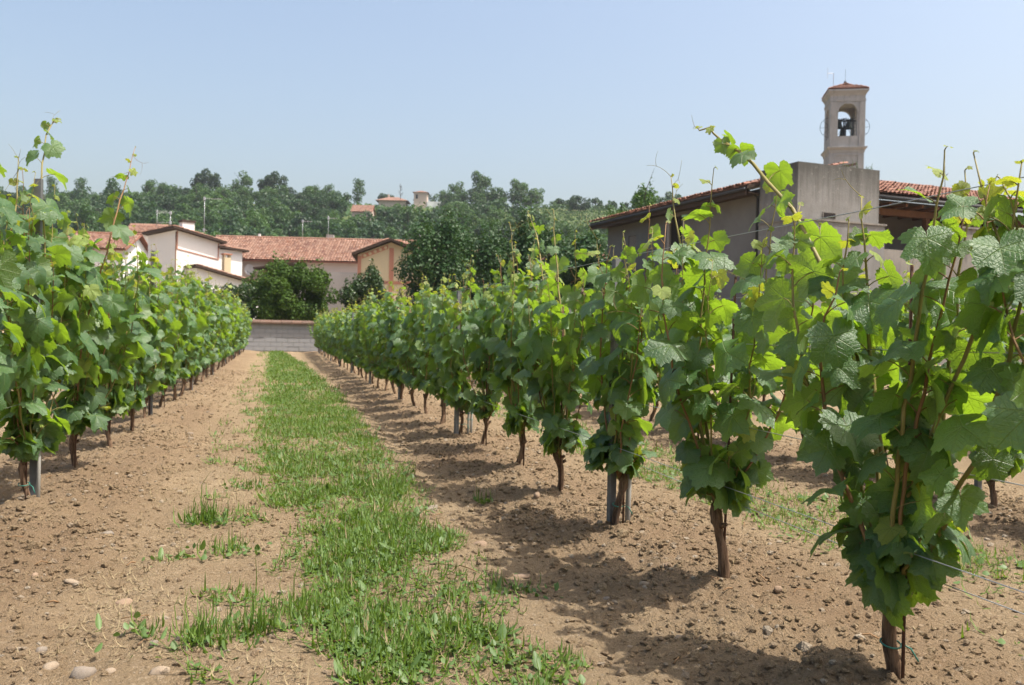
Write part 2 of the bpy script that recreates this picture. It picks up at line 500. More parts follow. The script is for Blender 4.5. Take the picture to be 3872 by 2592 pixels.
def lobes_in(rng, n, shape, lo=0.30, hi=0.48):
    """centres and radii of the leaf clumps that make up a crown; shape = (rx, ry, rz)"""
    c = rng.normal(size=(n, 3)); c /= np.linalg.norm(c, axis=1)[:, None]
    c *= rng.uniform(0.25, 0.80, n)[:, None] ** 0.6
    r = rng.uniform(lo, hi, n)
    return c * np.array(shape), r * min(shape[0], shape[2])

def crown(seed, shape, zc, nl, nleaf, size, lo=0.3, hi=0.48, floor=None, upshoot=0.0):
    rng = np.random.default_rng(seed)
    c, r = lobes_in(rng, nl, shape, lo, hi); c[:, 2] += zc
    w = r ** 2; k = rng.choice(nl, nleaf, p=w / w.sum())
    d = rng.normal(size=(nleaf, 3)); d /= np.linalg.norm(d, axis=1)[:, None]
    rad = r[k] * rng.uniform(0.45, 1.06, nleaf) ** 0.5
    P = c[k] + d * rad[:, None]
    if upshoot:
        t = rng.random(nleaf); m = t < upshoot
        P[m, 2] += (r[k] * rng.random(nleaf) ** 2 * 1.3)[m]
        P[m, :2] = c[k][m, :2] + (P[m, :2] - c[k][m, :2]) * 0.45
    if floor is not None: P[:, 2] = np.maximum(P[:, 2], floor + rng.random(nleaf) * 0.3)
    nrm = d * 0.9 + rng.normal(size=(nleaf, 3)) * 0.55 + np.array([0, 0, 0.35])
    R = frames(nrm, rng.normal(size=(nleaf, 3)) + np.array([0, 0, -0.5]), rng)
    lobe_t = rng.random(nl)
    ti = np.clip(0.6 * lobe_t[k] + 0.4 * rng.random(nleaf), 0, 1)
    return stamp(*KITE, mats_of(R, P, size * rng.uniform(0.65, 1.35, nleaf)), None, ti)

def tree_trunk(seed, h, r, crown_r, limbs=5):
    rng = np.random.default_rng(seed)
    z = np.linspace(-0.3, h, 7)
    P = np.stack([np.cumsum(rng.normal(0, r * 0.25, 7)), np.cumsum(rng.normal(0, r * 0.25, 7)), z], -1); P[:2, :2] = 0
    parts = [tube(P, np.linspace(r, r * 0.35, 7), 7)]
    for i in range(limbs):
        a = rng.uniform(0, 2 * np.pi); b = P[2 + i % 4]
        e = b + np.array([math.cos(a) * crown_r * 0.6, math.sin(a) * crown_r * 0.6, h * rng.uniform(0.25, 0.5)])
        m = (b + e) / 2 + np.array([0, 0, h * 0.08])
        parts.append(tube(np.array([b, m, e]), [r * 0.45, r * 0.3, r * 0.1], 5))
    return join(parts)

def tree_meshes(name, seed, shape, zc, nl, nleaf, size, mat, r=0.2, **kw):
    V, F, u, t = crown(seed, shape, zc, nl, nleaf, size, **kw)
    cm = mesh_np(name + '_crown', V, F, mat, False, None, t)
    tm = mesh_np(name + '_trunk', *tree_trunk(seed, zc + shape[2] * 0.35, r, shape[0]), MT['trunk'], True)
    return cm, tm

def plant_tree(name, meshes, loc, rz=0, s=1.0, sz=None):
    root = empty(name, loc, rz); root.scale = (s, s, sz or s)
    ob('crown', meshes[0], root); ob('trunk', meshes[1], root)
    return root

HT = [tree_meshes('hill_tree', 11, (4.6, 4.6, 3.4), 5.0, 30, 2300, 0.58, MT['oak'], lo=0.2, hi=0.42),
      tree_meshes('hill_tree', 12, (3.9, 4.2, 4.2), 5.4, 32, 2300, 0.56, MT['ash'], lo=0.2, hi=0.40),
      tree_meshes('hill_tree', 13, (4.4, 4.2, 3.2), 4.6, 20, 1700, 0.60, MT['ash']),
      tree_meshes('hill_tree', 14, (3.4, 3.4, 4.0), 5.2, 22, 1600, 0.58, MT['ash']),
      tree_meshes('hill_tree', 15, (5.2, 5.0, 3.0), 4.4, 34, 2400, 0.58, MT['oak'], lo=0.2, hi=0.42),
      tree_meshes('hill_tree', 16, (3.0, 3.0, 4.6), 5.6, 18, 1100, 0.55, MT['ash'])]

def hill_spot(x, d, sink=0.3):
    return VW(x, d, float(hill_z(np.array(x), np.array(d))) - sink)

# trees that stand out on the skyline
for x, d, k, s, sz, lab in [
    (-172, 331, 3, 0.75, 0.80, 'small round tree standing up on the skyline at the far left of the hill'),
    (-119, 333, 0, 1.35, 1.30, 'broad dark dome-shaped tree on the skyline behind the white house'),
    (-104, 330, 1, 1.15, 1.15, 'tall dark oak on the skyline, left of the pair above the long red roof'),
    (-93, 331, 0, 1.30, 1.20, 'large dark oak on the skyline, right of the pair above the long red roof'),
    (-76, 331, 4, 0.95, 1.15, 'dark flat-topped tree on the skyline between the oaks and the airy pale tree'),
    (-60, 331, 5, 1.05, 1.05, 'airy pale-green tree on the skyline left of the hilltop roof'),
    (-49.5, 334, 0, 0.78, 0.95, 'small round dark tree on the skyline just above the hilltop villa roof'),
    (-35, 340, 4, 1.05, 1.05, 'wide dark tree on the skyline behind the small hilltop turret'),
    (-21.5, 333, 1, 1.15, 1.0, 'dark rounded tree on the skyline right of the small hilltop turret'),
    (-13.5, 333, 3, 1.20, 1.38, 'tallest light-green tree of the clump on the ridge'),
    (-7.0, 334, 2, 1.05, 1.15, 'leaning light-green tree next to the tallest tree on the ridge'),
    (1.0, 333, 3, 1.20, 1.12, 'open-crowned tree in the middle of the ridge clump'),
    (8.5, 333, 2, 1.05, 1.10, 'spreading light-green tree at the end of the ridge clump above the terraces'),
    (15.5, 333, 1, 0.62, 0.70, 'small bushy tree on the skyline above the hill terraces'),
    (24, 318, 4, 0.95, 0.95, 'dark clump tree at the edge of the hill terraces'),
    (33, 335, 2, 0.55, 0.60, 'small pale shrub-like tree on the skyline right of the hill terraces'),
]:
    tag(plant_tree('skyline_tree', HT[k], hill_spot(x, d), x * 1.7, s, s * sz), lab, 'tree', 'trees on the skyline')

# the wood on the slope
rng = np.random.default_rng(5)
cand = []
while len(cand) < 470:
    d = 165 + 172 * rng.random() ** 0.8; x = d * rng.uniform(-0.64, 0.30)
    if 8 < x < 43 and 268 < d < 332: continue                        # vineyard terraces
    if -56 < x < -28 and 312 < d < 332: continue                     # hilltop villa and turret
    if -56 < x < -44 and 264 < d < 286: continue                     # house half way up
    if x > 0.16 * d and rng.random() < 0.5: continue
    if all((x - a) ** 2 + (d - b) ** 2 > 5.2 ** 2 for a, b in cand): cand.append((x, d))
    elif rng.random() < 0.01: cand.append((x, d))
order = sorted(range(len(cand)), key=lambda i: -(1 if -0.60 < cand[i][0] / cand[i][1] < 0.14 else 0) + rng.random() * 0.01)
mass = []
for n, i in enumerate(order):
    x, d = cand[i]
    k = int(rng.integers(0, 6)); s = rng.uniform(0.75, 1.2) * (0.92 if d > 300 else 1.0); rz = rng.uniform(0, 6.28)
    hz0 = float(hill_z(np.array(x), np.array(d))); an_ = x / d
    ceil = 49.0 if -0.175 < an_ < -0.085 else (44.3 if -0.20 < an_ <= -0.175 else (43.0 if 0.02 < an_ < 0.13 else 99))
    room = ((ceil - 1) * d / 330 + 1 - hz0) / 9.2
    if room < 0.42: continue
    s = min(s, room)
    if n < 282:
        t = plant_tree('woodland_tree', HT[k], hill_spot(x, d), rz, s, s * rng.uniform(0.8, 1.1))
        tag(t, 'leafy green tree in the dense wood on the hillside behind the village', 'tree', 'trees in the wood on the hillside')
    else:
        mass.append((x, d, k, s))
for q in range(44):                                          # low growth that closes the ridge line
    x = -205 + q * 3.4 + rng.normal(0, 1.0) if q < 42 else 20 + q
    if x > -60: continue
    mass.append((x, 334 + rng.normal(0, 2), 0, rng.uniform(0.45, 0.85)))
for x in (18, 22, 27, 31, 37, 43, 48, 53, 58, 64): mass.append((x, 336, 0, rng.uniform(0.45, 0.8)))
parts, tints = [], []
for x, d, k, s in mass:
    V, F, u, t = crown(int(abs(x * 7) + d), (4.2 * s, 4.2 * s, 3.4 * s), 4.6 * s, 14, 420, 0.95)
    parts.append((V + np.array(hill_spot(x, d)), F)); tints.append(t)
V, F = join(parts)
wood = ob('woodland', mesh_np('woodland', V, F, MT['oak'], False, None, np.concatenate(tints)))
tag(wood, 'leafy mass of the wood between the hillside trees', None, None, 'stuff')

# undergrowth that closes the wood's floor
rng = np.random.default_rng(8)
n = 16000
d = 150 + 185 * rng.random(n) ** 0.8; x = d * rng.uniform(-0.66, 0.30, n)
keep = ~((x > 8) & (x < 43) & (d > 268) & (d < 330))
x, d = x[keep], d[keep]; n = len(x)
P = np.array([VW(a, b, c) for a, b, c in zip(x, d, hill_z(x, d) + rng.uniform(0.0, 1.3, n))])
R = frames(rng.normal(size=(n, 3)) * 0.6 + np.array([0, -0.4, 0.8]), rng.normal(size=(n, 3)), rng)
V, F, u, t = stamp(*KITE, mats_of(R, P, rng.uniform(0.9, 2.2, n)), None, vnoise(x / 9, d / 9, 3))
tag(ob('undergrowth', mesh_np('undergrowth', V, F, MT['ash'], False, None, t)), 'low green undergrowth below the hillside wood', None, None, 'stuff')

# terraced vineyard high on the hill
for i in range(7):
    d = 326 - i * 8.0; n = 900
    rng = np.random.default_rng(40 + i)
    x = rng.uniform(7, 44, n)
    P = np.array([VW(a, d + b, float(hill_z(np.array(a), np.array(d))) + c) for a, b, c in zip(x, rng.normal(0, 0.3, n), rng.uniform(0.2, 1.7, n))])
    R = frames(rng.normal(size=(n, 3)) + np.array([0, -0.6, 0.6]), rng.normal(size=(n, 3)), rng)
    V, F, u, t = stamp(*KITE, mats_of(R, P, rng.uniform(0.4, 0.8, n)), None, rng.random(n))
    tag(ob('hill_vineyard_row', mesh_np('hill_vineyard_row', V, F, MT['ash'], False, None, t)),
        'pale green vine row on the hill terraces, %s' % ('topmost', 'second from the top', 'third from the top', 'fourth from the top', 'fifth from the top', 'second from the bottom', 'lowest of all')[i], 'vine row', 'vine rows on the hill terraces')

# two bare trees
def bare_tree(name, loc, h, seed, spread=0.28, r=0.12):
    rng = np.random.default_rng(seed); parts = []
    P = np.stack([rng.normal(0, 0.06, 6).cumsum(), rng.normal(0, 0.06, 6).cumsum(), np.linspace(0, h, 6)], -1)
    parts.append(tube(P, np.linspace(r, r * 0.15, 6), 5))
    tw = []
    for i in range(16):
        f = rng.uniform(0.3, 0.95); b = np.array([np.interp(f, np.linspace(0, 1, 6), P[:, j]) for j in range(3)])
        a = rng.uniform(0, 6.28); l = h * spread * (1.1 - f)
        e = b + np.array([math.cos(a) * l, math.sin(a) * l, l * 1.1])
        tw.append(tube(np.array([b, (b + e) / 2 + np.array([0, 0, -0.05 * l]), e]), [r * 0.3, r * 0.2, r * 0.06], 4))
        for q in range(3):
            a2 = a + rng.normal(0, 0.8); e2 = (b + e) / 2 + np.array([math.cos(a2), math.sin(a2), 1.4]) * l * 0.4
            tw.append(tube(np.array([(b + e) / 2, e2]), [r * 0.14, r * 0.04], 3))
    root = empty(name, loc)
    ob('trunk', mesh_np('trunk', *join(parts), MT['trunk'], True), root)
    ob('crown', mesh_np('bare_crown', *join(tw), MT['trunk'], True), root)
    return root
tag(bare_tree('bare_tree', hill_spot(-43, 326), 9.5, 3, 0.22, 0.20), 'leafless dead tree in front of the hilltop villa roof', 'tree')

# ================================================================== BUILDINGS
MT['white'] = mat_wall('white_plaster', (0.80, 0.79, 0.76), (0.62, 0.58, 0.52), 0.18, True, 1, 0.9, 0.1)
MT['cream'] = mat_wall('pinkish_plaster', (0.56, 0.45, 0.38), (0.42, 0.33, 0.28), 0.5)
MT['ochre'] = mat_wall('ochre_plaster', (0.56, 0.47, 0.31), (0.42, 0.34, 0.22), 0.45)
MT['redpaint'] = mat_wall('faded_red_paint', (0.42, 0.19, 0.13), (0.50, 0.30, 0.20), 0.5)
MT['greyplaster'] = mat_wall('grey_plaster', (0.34, 0.31, 0.29), (0.22, 0.20, 0.19), 0.5)
MT['concrete'] = mat_wall('board_concrete', (0.265, 0.245, 0.220), (0.070, 0.066, 0.062), 1.0, True, 1.0, 0.9, 0.35)
MT['render'] = mat_wall('rough_grey_render', (0.178, 0.176, 0.170), (0.120, 0.117, 0.111), 0.7, False, 0.7, 0.95, 0.6, 25)
MT['limestone'] = mat_wall('tower_limestone', (0.335, 0.335, 0.335), (0.15, 0.150, 0.150), 0.85, True, 0.9)
MT['darkwood'] = mat_plain('dark_wood', (0.050, 0.034, 0.025), 0.8, 0.2, var=0.3)
MT['beam'] = mat_plain('brown_beam', (0.13, 0.065, 0.035), 0.8, 0.2, var=0.3)
MT['painted_dark'] = mat_plain('painted_interior_shade', (0.030, 0.026, 0.025), 0.95, 0.05)  # near-black colour that stands in for the shade inside openings
MT['gutter'] = mat_plain('dark_gutter', (0.028, 0.029, 0.031), 0.6, 0.3, 0.0)
MT['bronze'] = mat_plain('bell_bronze', (0.045, 0.060, 0.055), 0.5, 0.5, 0.6, 0.3)
MT['iron'] = mat_plain('dark_iron', (0.035, 0.04, 0.05), 0.6, 0.4, 0.5)
MT['aerial'] = mat_plain('aerial_aluminium', (0.45, 0.46, 0.48), 0.5, 0.4, 0.6)
MT['dish'] = mat_plain('dish_grey', (0.48, 0.48, 0.48), 0.6, 0.3)
MT['glass'] = mat_plain('dark_window', (0.02, 0.022, 0.025), 0.15, 0.6)
MT['tile'] = mat_tile('clay_tiles', [(0.21, 0.094, 0.060), (0.34, 0.205, 0.150), (0.14, 0.062, 0.044), (0.33, 0.27, 0.225)])
MT['tile_old'] = mat_tile('old_clay_tiles', [(0.27, 0.120, 0.082), (0.34, 0.180, 0.130), (0.19, 0.090, 0.068), (0.30, 0.24, 0.195)])
MT['deck'] = mat_plain('tile_underlay', (0.22, 0.10, 0.07), 0.9, 0.1)
MT['block'] = mat_wall('grey_block', (0.29, 0.29, 0.295), (0.21, 0.205, 0.20), 0.5, True, 1.5, 0.95, 0.3, 30)
MT['mortar'] = mat_plain('mortar', (0.235, 0.234, 0.232), 0.95, 0.1)
MT['coping'] = mat_tile('coping_tiles', [(0.11, 0.070, 0.052), (0.15, 0.092, 0.066), (0.085, 0.058, 0.045), (0.16, 0.135, 0.11)])

def tile_tpl(tw, tl):
    a = np.radians([8, 50, 90, 130, 172]); V = []
    for y, r, z in ((-0.04, 0.56, 0.03), (1.12, 0.44, 0.0)):
        for t in a: V.append((math.cos(t) * r * tw, y * tl, math.sin(t) * r * tw * 0.8 + z))
    F = np.array([(i, i + 1, i + 6, i + 5) for i in range(4)])
    return np.array(V), [F]

def tile_mats(o, U, W, nu, nv, tw, tl, seed=0):
    rng = np.random.default_rng(seed)
    o, U, W = (np.asarray(q, float) for q in (o, U, W)); N = np.cross(U, W)
    i, j = np.meshgrid(np.arange(nu), np.arange(nv)); i, j = i.ravel(), j.ravel(); k = len(i)
    a = rng.normal(0, 0.025, k)
    u = U[None] * np.cos(a)[:, None] + W[None] * np.sin(a)[:, None]; w = W[None] * np.cos(a)[:, None] - U[None] * np.sin(a)[:, None]
    R = np.stack([u, w, np.repeat(N[None], k, 0)], -1)
    P = o + U * ((i + 0.5) * tw)[:, None] + W * (j * tl + rng.normal(0, 0.012, k))[:, None] + N * (np.abs(rng.normal(0, 0.012, k)))[:, None]
    return mats_of(R, P, np.ones(k))

def tiled(parent, o, U, W, nu, nv, tw, tl, mat, seed=0, loose=0):
    """a slope of barrel tiles; the first `loose` columns are single tile objects"""
    Mx = tile_mats(o, U, W, nu, nv, tw, tl, seed)
    tv, tf = tile_tpl(tw, tl)
    ti = np.random.default_rng(seed + 1).random(len(Mx))
    col = np.tile(np.arange(nu), nv)
    if loose:
        me = mesh_np('roof_tile', tv, tf, mat, True)
        for m in Mx[col < loose]:
            t = ob('roof_tile', me, parent); t.matrix_basis = Matrix(m.tolist())
    sel = col >= loose
    if sel.any():
        V, F, u, t = stamp(tv, tf, Mx[sel], None, ti[sel])
        r = ob('roof_tiles', mesh_np('roof_tiles', V, F, mat, True, None, t), parent); r['kind'] = 'stuff'

def slope_vec(run, rise):
    l = math.hypot(run, rise); return run / l, rise / l, l

def gable_house(name, loc, rz, w, dp, eave, ridge, wallm, tilem, seed, over=0.45, tw=0.26, tl=0.44):
    """rectangular house, ridge parallel to its front"""
    root = empty(name, loc, rz)
    ob('wall', mesh_np('wall', *prism([(0, -0.3), (dp, -0.3), (dp, eave), (dp / 2, ridge - 0.12), (0, eave)], 0, w, 'x'), wallm), root)
    c, s, l = slope_vec(dp / 2, ridge - eave)
    th = 0.12
    for sg in (0, 1):
        y0, yr = (-over, dp / 2) if sg == 0 else (dp + over, dp / 2)
        z0 = eave - over * s / c
        poly = [(y0, z0), (yr, ridge), (yr, ridge + th), (y0, z0 + th)]
        ob('roof', mesh_np('roof', *prism(poly, -over, w + over, 'x'), MT['deck']), root)
    nu = int((w + 2 * over) / tw); nv = int((l + over / c) / tl)
    tiled(root, (-over, -over, eave - over * s / c + th + 0.01), (1, 0, 0), (0, c, s), nu, nv, tw, tl, tilem, seed)
    P = np.array([(x, dp / 2, ridge + th + 0.02) for x in np.linspace(-over, w + over, 2)])
    ob('ridge_tiles', mesh_np('ridge_tiles', *tube(P, 0.13, 8), tilem), root)
    return root

def window(parent, x0, x1, y, z0, z1, side='x', sill=True):
    if side == 'x':
        f = part_box(parent, 'window', x0, x1, y - 0.05, y + 0.02, z0, z1, MT['darkwood'])
        part_box(f, 'pane', x0 + 0.07, x1 - 0.07, y - 0.056, y - 0.045, z0 + 0.07, z1 - 0.07, MT['glass'])
    return f

def antenna(name, loc, h, rz, label, arms=((0.0, 0.7),), r=0.022):
    root = empty(name, loc, rz)
    ob('mast', mesh_np('mast', *tube(np.array([(0, 0, -0.3), (0, 0, h)]), r, 6), MT['aerial'], True), root)
    for dz, l in arms:
        pr = [tube(np.array([(-0.12, 0, h - dz), (l, 0, h - dz)]), r * 0.6, 5)]
        for x in np.linspace(0.05, l, 6): pr.append(tube(np.array([(x, -0.28, h - dz), (x, 0.28, h - dz)]), r * 0.4, 4))
        pr.append(boxg(-0.08, 0.06, -0.10, 0.10, h - dz - 0.14, h - dz + 0.14))
        ob('boom', mesh_np('boom', *join(pr), MT['aerial']), root)
    tag(root, label, 'antenna', 'roof antennas')
    return root

# ------------------------------------------------------------------ white house
HA = VW(-29.2, 75); wh = empty('white_house', HA, vrot(0.75, 0.66))
ob('wall', mesh_np('wall', *prism([(0, -0.3), (6.0, -0.3), (6.0, 8.0), (3.9, 8.0), (3.9, 8.55), (0, 9.35)], 0, 7.0), MT['white']), wh)
c, s, l = slope_vec(4.75, -0.97)
ob('roof', mesh_np('roof', *prism([(-0.45, 9.47), (4.3, 8.50), (4.3, 8.66), (-0.45, 9.63)], -0.55, 7.4), MT['darkwood']), wh)
tiled(wh, (4.34, -0.55, 8.66), (0, 1, 0), (-c, 0, -s), 32, 11, 0.25, 0.44, MT['tile'], 3)
ob('roof', mesh_np('lower_roof', *prism([(3.7, 8.12), (6.5, 7.92), (6.5, 8.06), (3.7, 8.27)], -0.4, 7.2), MT['darkwood']), wh)
tiled(wh, (6.54, -0.4, 8.06), (0, 1, 0), (-0.9975, 0, 0.07), 30, 6, 0.25, 0.44, MT['tile'], 4)
for q in (([(0.06, 7.70), (3.80, 7.02), (3.80, 7.10), (0.06, 7.78)]), ([(0.06, 7.70), (0.14, 7.70), (0.14, 9.30), (0.06, 9.30)]), ([(3.72, 7.05), (3.80, 7.05), (3.80, 8.5), (3.72, 8.5)])):
    ob('trim', mesh_np('trim', *prism(q, -0.05, 0.02), MT['redpaint']), wh)
ob('drainpipe', mesh_np('drainpipe', *tube(np.array([(-0.03, -0.06, 0), (-0.03, -0.06, 9.2)]), 0.05, 6), MT['beam'], True), wh)
ch = ob('chimney', mesh_np('chimney', *boxg(0.7, 1.75, 0.4, 1.2, 8.9, 10.15), MT['white']), wh)
part_box(ch, 'chimney_cap', 0.62, 1.83, 0.32, 1.28, 10.152, 10.36, MT['darkwood'])
# lean-to in front of the lit wall
ob('lean_to_wall', mesh_np('lean_to_wall', *prism([(1.0, -0.3), (6.9, -0.3), (6.9, 4.75), (1.0, 6.05)], -2.2, -0.005), MT['white']), wh)
ob('lean_to_roof', mesh_np('lean_to_roof', *prism([(0.7, 6.16), (7.3, 4.71), (7.3, 4.86), (0.7, 6.31)], -2.7, -0.004), MT['darkwood']), wh)
c, s, l = slope_vec(6.6, 1.45)
tiled(wh, (7.34, -2.7, 4.86), (0, 1, 0), (-c, 0, s), 10, 15, 0.26, 0.44, MT['tile'], 5)
yc = ob('stove_chimney', mesh_np('stove_chimney', *boxg(3.6, 4.2, -1.75, -1.2, 5.2, 7.15), MT['ochre']), wh)
for x in (3.6, 4.08):
    for y in (-1.75, -1.32): part_box(yc, 'chimney_pillar', x, x + 0.12, y, y + 0.12, 7.152, 7.42, MT['ochre'])
part_box(yc, 'chimney_cap', 3.5, 4.3, -1.85, -1.1, 7.422, 7.52, MT['redpaint'])
tag(wh, 'white plastered house with low red-tiled roofs and two chimneys', 'house')
dish = empty('satellite_dish', VW(-24.1, 79.4, 6.35), -YAW - 0.35)
pr = lathe([(0.0, 0.0), (0.24, 0.02), (0.40, 0.07), (0.50, 0.13)], 20)
V = pr[0][:, [0, 2, 1]] * np.array([1, -1, 1])
ob('reflector', mesh_np('reflector', V, pr[1], MT['dish'], True), dish)
ob('arm', mesh_np('arm', *tube(np.array([(0, 0.02, -0.35), (0, -0.45, -0.15)]), 0.02, 5), MT['iron']), dish)
ob('bracket', mesh_np('bracket', *tube(np.array([(0, 0.03, 0), (0, 0.75, -0.1)]), 0.03, 5), MT['iron']), dish)
tag(dish, 'grey satellite dish on the wall right of the white house', 'satellite dish')
antenna('roof_antenna', VW(-27.5, 77.0, 9.1), 3.4, -YAW + 0.1, 'tall television antenna on the white house beside its chimney', ((0.1, 1.5), (2.9, 0.2)))
antenna('roof_antenna', VW(-31.5, 79.5, 9.3), 2.2, -YAW + 3.0, 'low television antenna left of the white chimney', ((0.1, 1.3), (1.0, 1.1)))

# ------------------------------------------------------------------ long red roof
bl = gable_house('long_house', VW(-28.5, 79.8), vrot(1, 0.03), 18.6, 10.0, 7.35, 9.75, MT['cream'], MT['tile'], 21)
part_box(bl, 'chimney', 10.2, 10.9, 5.2, 5.8, 9.5, 10.35, MT['greyplaster'])
part_box(bl, 'chimney', 3.6, 3.8, 5.1, 5.3, 9.6, 10.25, MT['white'])
window(bl, 6.6, 7.4, 0, 4.6, 5.8); window(bl, 3.6, 4.3, 0, 4.0, 5.2)
ob('canopy', mesh_np('canopy', *prism([(5.2, 6.30), (8.8, 6.85), (8.8, 6.99), (5.2, 6.44)], -2.6, -0.01), MT['darkwood']), bl)
ob('bracket', mesh_np('bracket', *tube(np.array([(5.6, -1.9, 6.3), (6.8, -1.9, 5.3)]), 0.06, 5), MT['darkwood']), bl)
part_box(bl, 'porch_wall', 6.8, 16.2, -2.2, -0.012, -0.3, 6.2, MT['greyplaster'])
tag(bl, 'long low house with a wide red-tiled roof behind the garden shrubs', 'house')
antenna('roof_antenna', VW(-20.6, 84.5, 9.7), 1.9, -YAW, 'low television antenna on the long red roof, above the yellow-green shrub', ((0.1, 0.9),))
antenna('roof_antenna', VW(-18.1, 84.5, 9.7), 2.4, -YAW, 'taller television antenna on the middle of the long red roof', ((0.25, 0.8),))
antenna('roof_antenna', VW(-9.3, 86.0, 9.3), 1.4, -YAW, 'small antenna on the roof behind the ochre gable', ((0.1, 0.6),))

# ------------------------------------------------------------------ ochre gable
oc = empty('ochre_house', VW(-12.2, 68), vrot(1, 0.12))
ob('wall', mesh_np('wall', *prism([(0, -0.3), (5.8, -0.3), (5.8, 6.7), (2.55, 8.0), (0, 6.95)], 0, 8.0), MT['ochre']), oc)
for a, b in (((-0.45, 6.85), (2.55, 8.10)), ((6.25, 6.62), (2.55, 8.10))):
    ob('roof', mesh_np('roof', *prism([a, b, (b[0], b[1] + 0.16), (a[0], a[1] + 0.16)], -0.6, 8.4), MT['darkwood']), oc)
c, s, l = slope_vec(3.0, 1.25)
tiled(oc, (-0.5, 8.4, 7.01), (0, -1, 0), (c, 0, s), 34, 7, 0.26, 0.44, MT['tile'], 30)
c, s, l = slope_vec(3.7, 1.48)
tiled(oc, (6.3, -0.6, 6.78), (0, 1, 0), (-c, 0, s), 34, 8, 0.26, 0.44, MT['tile'], 31)
ob('frieze', mesh_np('frieze', *prism([(0.28, 6.62), (2.32, 7.46), (2.32, 7.80), (0.28, 6.98)], -0.03, 0.01), MT['redpaint']), oc)
for i in range(5):
    x = 0.52 + i * 0.40; z = 6.90 + i * 0.165
    V, F = lathe([(0.0, 0.03), (0.07, 0.03), (0.13, 0.0)], 10)
    ob('rosette', mesh_np('rosette', V[:, [0, 2, 1]] * np.array([1, -1, 1]) + np.array([x, -0.03, z]), F, MT['ochre']), oc)
part_box(oc, 'corner_band', -0.02, 0.26, -0.025, 0.3, -0.2, 6.85, MT['redpaint'])
part_box(oc, 'pilaster', 2.42, 2.78, -0.03, 0.01, -0.2, 7.55, MT['redpaint'])
part_box(oc, 'string_course', 0.27, 5.8, -0.028, 0.01, 4.7, 4.95, MT['redpaint'])
tag(oc, 'ochre gabled house with faded red painted frieze beside the dark tree', 'house')

# ------------------------------------------------------------------ other roofs of the village
h1 = gable_house('red_roof_house', VW(-11.0, 84), vrot(1, 0.05), 8.0, 9.0, 7.0, 9.3, MT['cream'], MT['tile'], 51)
tag(h1, 'red-roofed house half hidden behind the big dark tree', 'house')
h2 = gable_house('red_roof_house', VW(2.6, 80), vrot(1, -0.12), 7.0, 9.0, 6.4, 8.75, MT['cream'], MT['tile'], 52)
part_box(h2, 'chimney', 4.4, 5.0, 4.2, 4.8, 8.6, 9.5, MT['ochre'])
tag(h2, 'red-roofed house showing between the dark tree and the concrete building', 'house')
h3 = gable_house('red_roof_house', VW(-41.2, 79), vrot(1, 0.10), 5.4, 8.0, 8.0, 9.65, MT['white'], MT['tile'], 53)
tag(h3, 'red-roofed house at the left behind the near vines', 'house')
h4 = gable_house('distant_house', VW(-53.6, 120), vrot(1, 0.1), 4.3, 6.0, 13.9, 15.2, MT['white'], MT['tile'], 54)
tag(h4, 'small distant house whose roof peeps out left of the white house', 'house')
antenna('roof_antenna', VW(-49.8, 121, 14.6), 2.6, -YAW, 'antenna on the small distant roof left of the white house', ((0.2, 1.4),), 0.03)

# houses on the hill
hb = float(hill_z(np.array(-46.0), np.array(328.0))) + 1.6
v1 = empty('hilltop_villa', VW(-52, 324, hb - 2.2), -YAW)
ob('wall', mesh_np('wall', *boxg(1.0, 11.0, 1.0, 9.0, -1, 2.4), MT['cream']), v1)
V = np.array([(-0.2, 0, 2.4), (12.2, 0, 2.4), (12.2, 10, 2.4), (-0.2, 10, 2.4), (4.2, 5, 4.3), (7.8, 5, 4.3)])
ob('roof', mesh_np('roof', V, [np.array([(0, 1, 5, 4), (2, 3, 4, 5)]), np.array([(1, 2, 5), (3, 0, 4)]), np.array([(3, 2, 1, 0)])], MT['tile']), v1)
part_box(v1, 'chimney', 3.9, 4.5, 4.5, 5.1, 4.0, 5.2, MT['cream'])
tag(v1, 'low villa with a wide hipped red roof on top of the hill', 'house')
v2 = empty('hilltop_turret', VW(-38.4, 325, hb - 1.4), -YAW)
ob('wall', mesh_np('wall', *boxg(0.5, 5.4, 0.5, 5.4, -1, 5.0), MT['cream']), v2)
V = np.array([(0, 0, 5.0), (6, 0, 5.0), (6, 6, 5.0), (0, 6, 5.0), (3, 3, 6.0)])
ob('roof', mesh_np('roof', V, [np.array([(0, 1, 4), (1, 2, 4), (2, 3, 4), (3, 0, 4)]), np.array([(3, 2, 1, 0)])], MT['tile']), v2)
window(v2, 1.2, 2.0, 0.5, 2.6, 4.2)
part_box(v2, 'terrace', 5.5, 12.0, 0.2, 3.0, -1, 1.6, MT['white'])
tag(v2, 'small square turret with a pyramid roof on top of the hill', 'house')
hb = float(hill_z(np.array(-48.0), np.array(275.0)))
v3 = gable_house('hillside_house', VW(-50.6, 270, hb + 0.8), -YAW, 6.0, 6.0, 2.8, 4.9, MT['cream'], MT['tile'], 57)
tag(v3, 'house on the wooded slope showing only its red roof among the trees', 'house')

